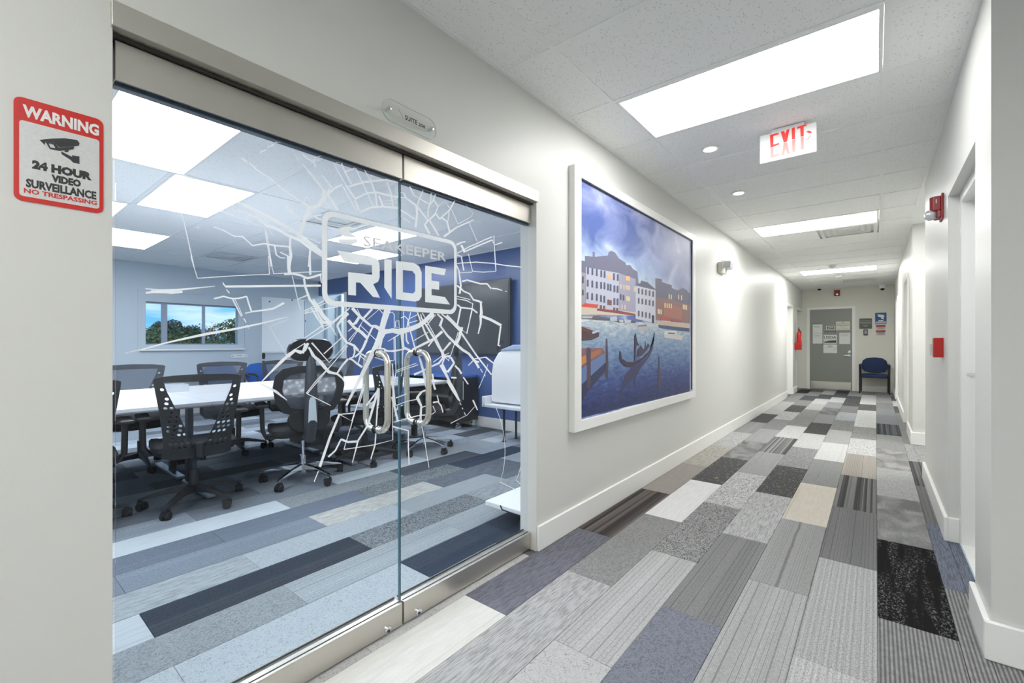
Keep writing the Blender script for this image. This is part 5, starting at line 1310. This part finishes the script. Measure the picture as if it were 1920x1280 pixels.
ch = make_guest('navy upholstered side chair with black arms beside the grey end door', navy_fab, .5); ch.location = (-.025, 13.58, 0); ch.rotation_euler = (0, 0, PI)
b1 = make_guest('bright blue side chair near the office window wall', blue_fab); setp(b1, -8.2, 2.72, 1, 0, group='blue office side chairs')
b2 = copy_tree(b1); setp(b2, -8.1, 3.32, 1, .1, 'bright blue side chair half hidden right of the other blue chair', 'blue office side chairs')

# ------------------------------------------------------------------ conference table
tb = thing('conference_table', 'long white laminate conference table behind the glass doors', 'table', (-4.62, 1.8, 0))
for k in range(3):
    for (x0, x1) in ((-5.41, -4.585), (-4.575, -3.83)):
        MB().box(x0, x1, -.02 + 1.2 * k + .002, 1.18 + 1.2 * k - .002, .722, .744).build('tabletop', white_lam, tb)
        MB().box(x0 + .001, x1 - .001, -.02 + 1.2 * k + .003, 1.18 + 1.2 * k - .003, .712, .722).build('edge_band', grey_edge, tb)
for y in (.02, 1.2, 2.4, 3.54):
    for x0, x1 in ((-5.35, -4.64), (-4.52, -3.9)):
        xc = (x0 + x1) / 2 - (.22 if x0 > -4.6 else -.1)
        MB().box(xc - .035, xc + .035, y - .02, y + .02, .03, .712).build('leg', dark_metal, tb)
        MB().box(x0, x1, y - .03, y + .03, .008, .035).build('foot', mat('silver_foot', (150, 160, 172), .3, .6), tb, bevel=.006)
        MB().box(x0, x1, y - .02, y + .02, .68, .712).build('cross_arm', dark_metal, tb)
MB().box(-4.6, -4.56, .05, 3.5, .62, .69).build('cable_tray', dark_metal, tb)
bx = thing('acrylic_tray', 'small clear acrylic tray on the white conference table', 'tray', (-4.9, 1.22, .744))
q = MB(); q.box(-4.98, -4.80, 1.16, 1.30, .7445, .749); q.box(-4.98, -4.975, 1.16, 1.30, .749, .81); q.box(-4.805, -4.80, 1.16, 1.30, .749, .81); q.box(-4.975, -4.805, 1.16, 1.165, .749, .81); q.box(-4.975, -4.805, 1.295, 1.30, .749, .81)
q.build('tray_body', sheer('frosted_acrylic', (230, 236, 242), .45), bx)

# ------------------------------------------------------------------ office wall things
tv = thing('wall_screen', 'very large dark flat screen on the navy office wall', 'television', (-4.7, OY, 1.5))
MB().box(-5.66, -3.74, 4.56, 4.60, 1.02, 2.04).build('bezel', mat('screen_bezel', (70, 76, 82), .3, .5), tv, bevel=.004)
MB().box(-5.64, -3.76, 4.556, 4.561, 1.04, 2.02).build('screen', mat('dark_screen', (58, 62, 66), .2, spec=.8), tv)
MB().box(-5.0, -4.4, 4.60, OY, 1.3, 1.75).build('wall_mount', dark_metal, tv)
cb_ = thing('black_cabinet', 'black rolling equipment cabinet against the navy wall', 'cabinet', (-4.9, 4.45, 0))
x0, x1, y0, y1 = -5.45, -4.37, 4.24, 4.62
q = MB(); q.box(x0, x1, y0, y1, .1, .13); q.box(x0, x0 + .03, y0, y1, .13, .7); q.box(x1 - .03, x1, y0, y1, .13, .7); q.box(x0 + .03, x1 - .03, y1 - .02, y1, .13, .7); q.build('carcass', mat('black_laminate', (24, 26, 30), .35), cb_, bevel=.003)
MB().box(x0 - .01, x1 + .01, y0 - .01, y1, .7, .73).build('glossy_top', mat('blue_gloss', (56, 96, 168), .2, spec=.9), cb_, bevel=.004)
MB().box(x0 + .03, x1 - .03, y0 + .02, y1 - .02, .42, .44).build('shelf', mat('shelf_edge', (70, 74, 80), .4), cb_)
for x, y in ((x0 + .05, y0 + .04), (x1 - .05, y0 + .04), (x0 + .05, y1 - .05), (x1 - .05, y1 - .05)):
    MB().tube((x - .012, y, .04), (x + .012, y, .04), .04, n=16).box(x - .02, x + .02, y - .015, y + .015, .05, .1).build('caster', chrome, cb_, smooth=True)
wd = thing('window_1', 'office window onto sky and treetops', 'window', (OX, 2.5, 1.15), kind='structure')
fr = mat('window_frame_grey', (150, 160, 176), .4)
q = MB(); X0, X1 = OX - .10, OX - .05
q.box(X0, X1, wy0, wy1, wz0, wz0 + .02); q.box(X0, X1, wy0, wy1, wz1 - .025, wz1); q.box(X0, X1, wy0, wy0 + .012, wz0 + .02, wz1 - .025); q.box(X0, X1, wy1 - .012, wy1, wz0 + .02, wz1 - .025)
q.build('window_frame', fr, wd)
for a, c in ((2.053, 2.123), (2.62, 2.652)): MB().box(X0, X1 + .01, a, c, wz0 + .02, wz1 - .025).build('mullion', fr, wd)
for a, c in ((wy0 + .012, 2.053), (2.123, 2.62), (2.652, wy1 - .012)): MB().box(X0 + .02, X0 + .026, a, c, wz0 + .02, wz1 - .025).build('glass_pane', clear_glass, wd)
MB().box(OX, OX + .05, wy0 - .075, wy1 + .1, 1.055, 1.08).build('window_sill', trim_paint, wd, bevel=.004)
q = MB(); q.box(OX, OX + .012, wy0 - .1, wy0 - .075, 1.08, 2.0); q.box(OX, OX + .012, wy1 + .1, wy1 + .125, 1.08, 2.0); q.box(OX, OX + .012, wy0 - .1, wy1 + .125, 2.0, 2.02); q.build('outer_trim', pale_paint, wd)
wb = thing('whiteboard', 'glossy white board on the pale office wall right of the window', 'whiteboard', (OX, 3.95, 1.0))
MB().box(OX + .003, OX + .02, 3.545, 4.37, .985, 2.045).build('board', mat('gloss_white_board', (246, 250, 250), .08, spec=.6), wb, bevel=.002)
MB().box(OX + .02, OX + .026, 3.545, 4.37, 1.005, 1.012).box(OX + .02, OX + .024, 4.345, 4.36, 1.02, 2.03).build('edge_strip', fr, wb)
for y, z in ((3.68, 1.96), (4.1, 2.02), (4.1, 1.0), (4.36, 1.62)): MB().lathe([(.012, 0), (.012, .012)], (OX + .02, y, z), (1, 0, 0), 12).build('standoff', dark_metal, wb)
pl = thing('office_plaque', 'small rounded clear plaque below the office window', 'sign', (OX, 3.16, .95))
flat('plate', [rrect(3.03, 3.30, .915, .975, .028)], white_pl, pl, 'x', OX + .014, .004)
for y in (3.06, 3.27): MB().lathe([(.008, 0), (.008, .02)], (OX, y, .946), (1, 0, 0), 10).build('stud', dark_metal, pl)
MB().box(OX + .0165, OX + .0172, 3.12, 3.21, .948, .956).build('printed_line', ink_g, pl)
pb = thing('stanchion', 'slim black post standing by the whiteboard', 'post', (-8.75, 3.5, 0))
MB().lathe([(.13, 0), (.13, .02), (.02, .03), (.02, .9), (.028, .92), (.028, .99), (.015, 1.0)], (-8.72, 3.51, 0), n=20).build('post', black_pl, pb, smooth=True)
MB().lathe([(.0215, .86), (.0215, .88)], (-8.72, 3.51, 0), n=20).build('band', white_pl, pb)
light_panel(-8.6, -8.0, 5.2, 6.4, CEO - .022, office_light, 'added ceiling panel, out of view, brightening the passage beyond the office opening', None)  # panel added behind the soffit so the passage is not dark
b = MB(); b.box(OX, -7.8, OY + .12, 6.8, CEO, CEO + .03); struct('ceiling', b, tile_m, 'ceiling of the passage beyond the office', 'ceiling')
# closet fronts seen in the passage
cl_ = thing('passage_closet', 'pale panelled closet front beyond the office opening', 'closet', (OX + .1, 5.9, 0))
MB().box(OX + .02, OX + .10, 5.1, 6.78, 0, 2.2).build('body', mat('pale_closet', (206, 222, 228), .4), cl_)
for k in range(2):
    for z0, z1 in ((.1, .95), (1.0, 1.5), (1.55, 2.1)): MB().box(OX + .10, OX + .112, 5.16 + .8 * k, 5.9 + .8 * k, z0, z1).build('panel', mat('pale_closet_panel', (214, 228, 234), .35), cl_, bevel=.004)

# display stand and white seat at the right edge of the glass
ds = thing('display_plinth', 'low white display plinth with wire stays by the right glass door', 'display stand', (-1.86, 2.45, 0))
MB().box(-2.02, -1.64, 2.205, 3.0, .10, .13).build('deck', white_lam, ds, bevel=.003)
MB().box(-1.73, -1.66, 2.215, 2.26, 0, .10).box(-1.73, -1.66, 2.9, 2.95, 0, .10).build('foot', white_pl, ds)
def dp(px, py, y=2.5): q = at(1, y, px, py); return tuple(q)
MB().path([(-1.98, 2.5, .13)] + [dp(a, c_) for a, c_ in ((937, 903), (943, 885), (946, 865), (947, 845), (946, 825), (943, 805), (938, 785), (930, 764))], .0022, 6).build('wire_stay', white_pl, ds, smooth=True)
MB().path([(-1.86, 2.5, .13)] + [dp(a, c_) for a, c_ in ((968, 900), (972, 890), (975, 880), (977, 870), (979, 855), (980, 840))], .0022, 6).build('wire_stay', white_pl, ds, smooth=True)
MB().path([dp(938, 947, 2.2), dp(941, 955, 2.2), dp(955, 960, 2.2), dp(980, 968, 2.2)], .004, 8).build('power_cable', black_rub, ds, smooth=True)
hs = thing('helm_seat', 'white rounded-back seat on black legs near the navy wall', 'chair', (-3.4, 4.2, 0))
MB().box(-3.72, -3.05, 4.02, 4.42, .40, .44).box(-3.74, -3.69, 4.02, 4.42, .40, .53).build('seat', white_pl, hs, bevel=.008)
pts = [(-3.66, .46), (-3.66, .8), (-3.63, .95), (-3.55, 1.06), (-3.45, 1.115), (-3.32, 1.14), (-3.15, 1.13), (-3.05, 1.08), (-3.05, .46)]
MB().prism(pts, 'y', 4.1, 4.2).build('backrest', white_pl, hs, bevel=.02, seg=3)
MB().prism([(-3.52, 1.09), (-3.3, 1.16), (-3.1, 1.15), (-3.1, 1.1)], 'y', 4.08, 4.22).build('head_pad', mat('pale_blue_pad', (150, 172, 206), .5), hs, bevel=.01)
for x, y in ((-3.45, 4.33), (-3.12, 4.33), (-3.45, 4.1), (-3.12, 4.1)): MB().tube((x, y, .008), (x, y, .40), .014, n=12).lathe([(.026, 0), (.026, .01)], (x, y, 0), n=14).build('leg', black_pl, hs, smooth=True)

# ------------------------------------------------------------------ outside the window
grd = MB(); grd.box(-90, -9.4, -40, 60, -4.1, -4.0)
struct('ground', grd, mat('outside_grass', (92, 96, 60), .9, var=.2, vscale=.4), 'grass far below the office window', 'ground')
leafs = [mat('leaf_dark', (46, 62, 34), .7, var=.35, vscale=1.2), mat('leaf_mid', (72, 86, 44), .7, var=.35, vscale=1.0), mat('leaf_olive', (96, 88, 52), .7, var=.3, vscale=1.1)]
bark = mat('bark', (84, 68, 52), .8)
def tree(px, pyt, dist, rad, hgt, m, label):
    d = at(0, -dist, px, pyt); x, y, zt = d.x, d.y, d.z; rnd = random.Random(int(px))
    t = thing('tree', label, 'tree', (x, y, -4.0), group='trees outside the office window')
    MB().path([(x, y, -4), (x + .2, y, -2), (x, y + .1, zt - hgt * .55)], [.22, .16, .08], 8).build('trunk', bark, t, smooth=True)
    cl_ = [(Vector((rnd.uniform(-.7, .7) * rad, rnd.uniform(-.75, .75) * rad, zt - hgt * rnd.uniform(.18, .85))) + Vector((x, y, 0)), rad * rnd.uniform(.3, .5)) for _ in range(13)]
    cl_.append((Vector((x, y, zt - rad * .35)), rad * .35))
    b = MB()
    for c_, r_ in cl_:
        for _ in range(420):
            v = Vector((rnd.gauss(0, 1), rnd.gauss(0, 1), rnd.gauss(0, 1))).normalized(); p_ = c_ + v * r_ * rnd.uniform(.75, 1.05) * Vector((1, 1, .8)).length / 1.62
            n_ = (v + Vector((rnd.uniform(-.8, .8), rnd.uniform(-.8, .8), rnd.uniform(-.8, .8)))).normalized(); u = n_.orthogonal().normalized(); w_ = n_.cross(u); s_ = rnd.uniform(.045, .095)
            b.poly([p_ - u * s_, p_ - w_ * s_ * .5, p_ + u * s_, p_ + w_ * s_ * .5], [(0, 1, 2, 3)])
    tag(b.build('foliage', m, t, fix=False), kind='stuff')
TR = [(284, 613, 20, 1.7, 4, 1, 'olive tree at the left edge of the office window view'), (303, 612, 26.5, 2.0, 4, 0, 'dark tree just left of the first window mullion'), (325, 599, 29, 1.1, 2.9, 0, 'tall dark rounded tree standing above the others'), (347, 612, 33.5, 2.3, 4.5, 1, 'mid green tree right of the tall dark tree'),
      (368, 614, 39, 2.9, 5, 2, 'brownish tree left of the second window mullion'), (392, 616, 46, 3.3, 5, 1, 'low green tree right of the second window mullion'), (414, 605, 28, 1.7, 4, 2, 'olive tree before the highest right-hand crown'), (434, 597, 22.5, 1.5, 4, 1, 'highest green crown at the right of the window view'), (456, 600, 20, 1.6, 4, 0, 'dark tree at the right edge of the window view')]
for a in TR: tree(a[0], a[1], a[2], a[3], a[4], leafs[a[5]], a[6])
print('objects', len(bpy.data.objects))
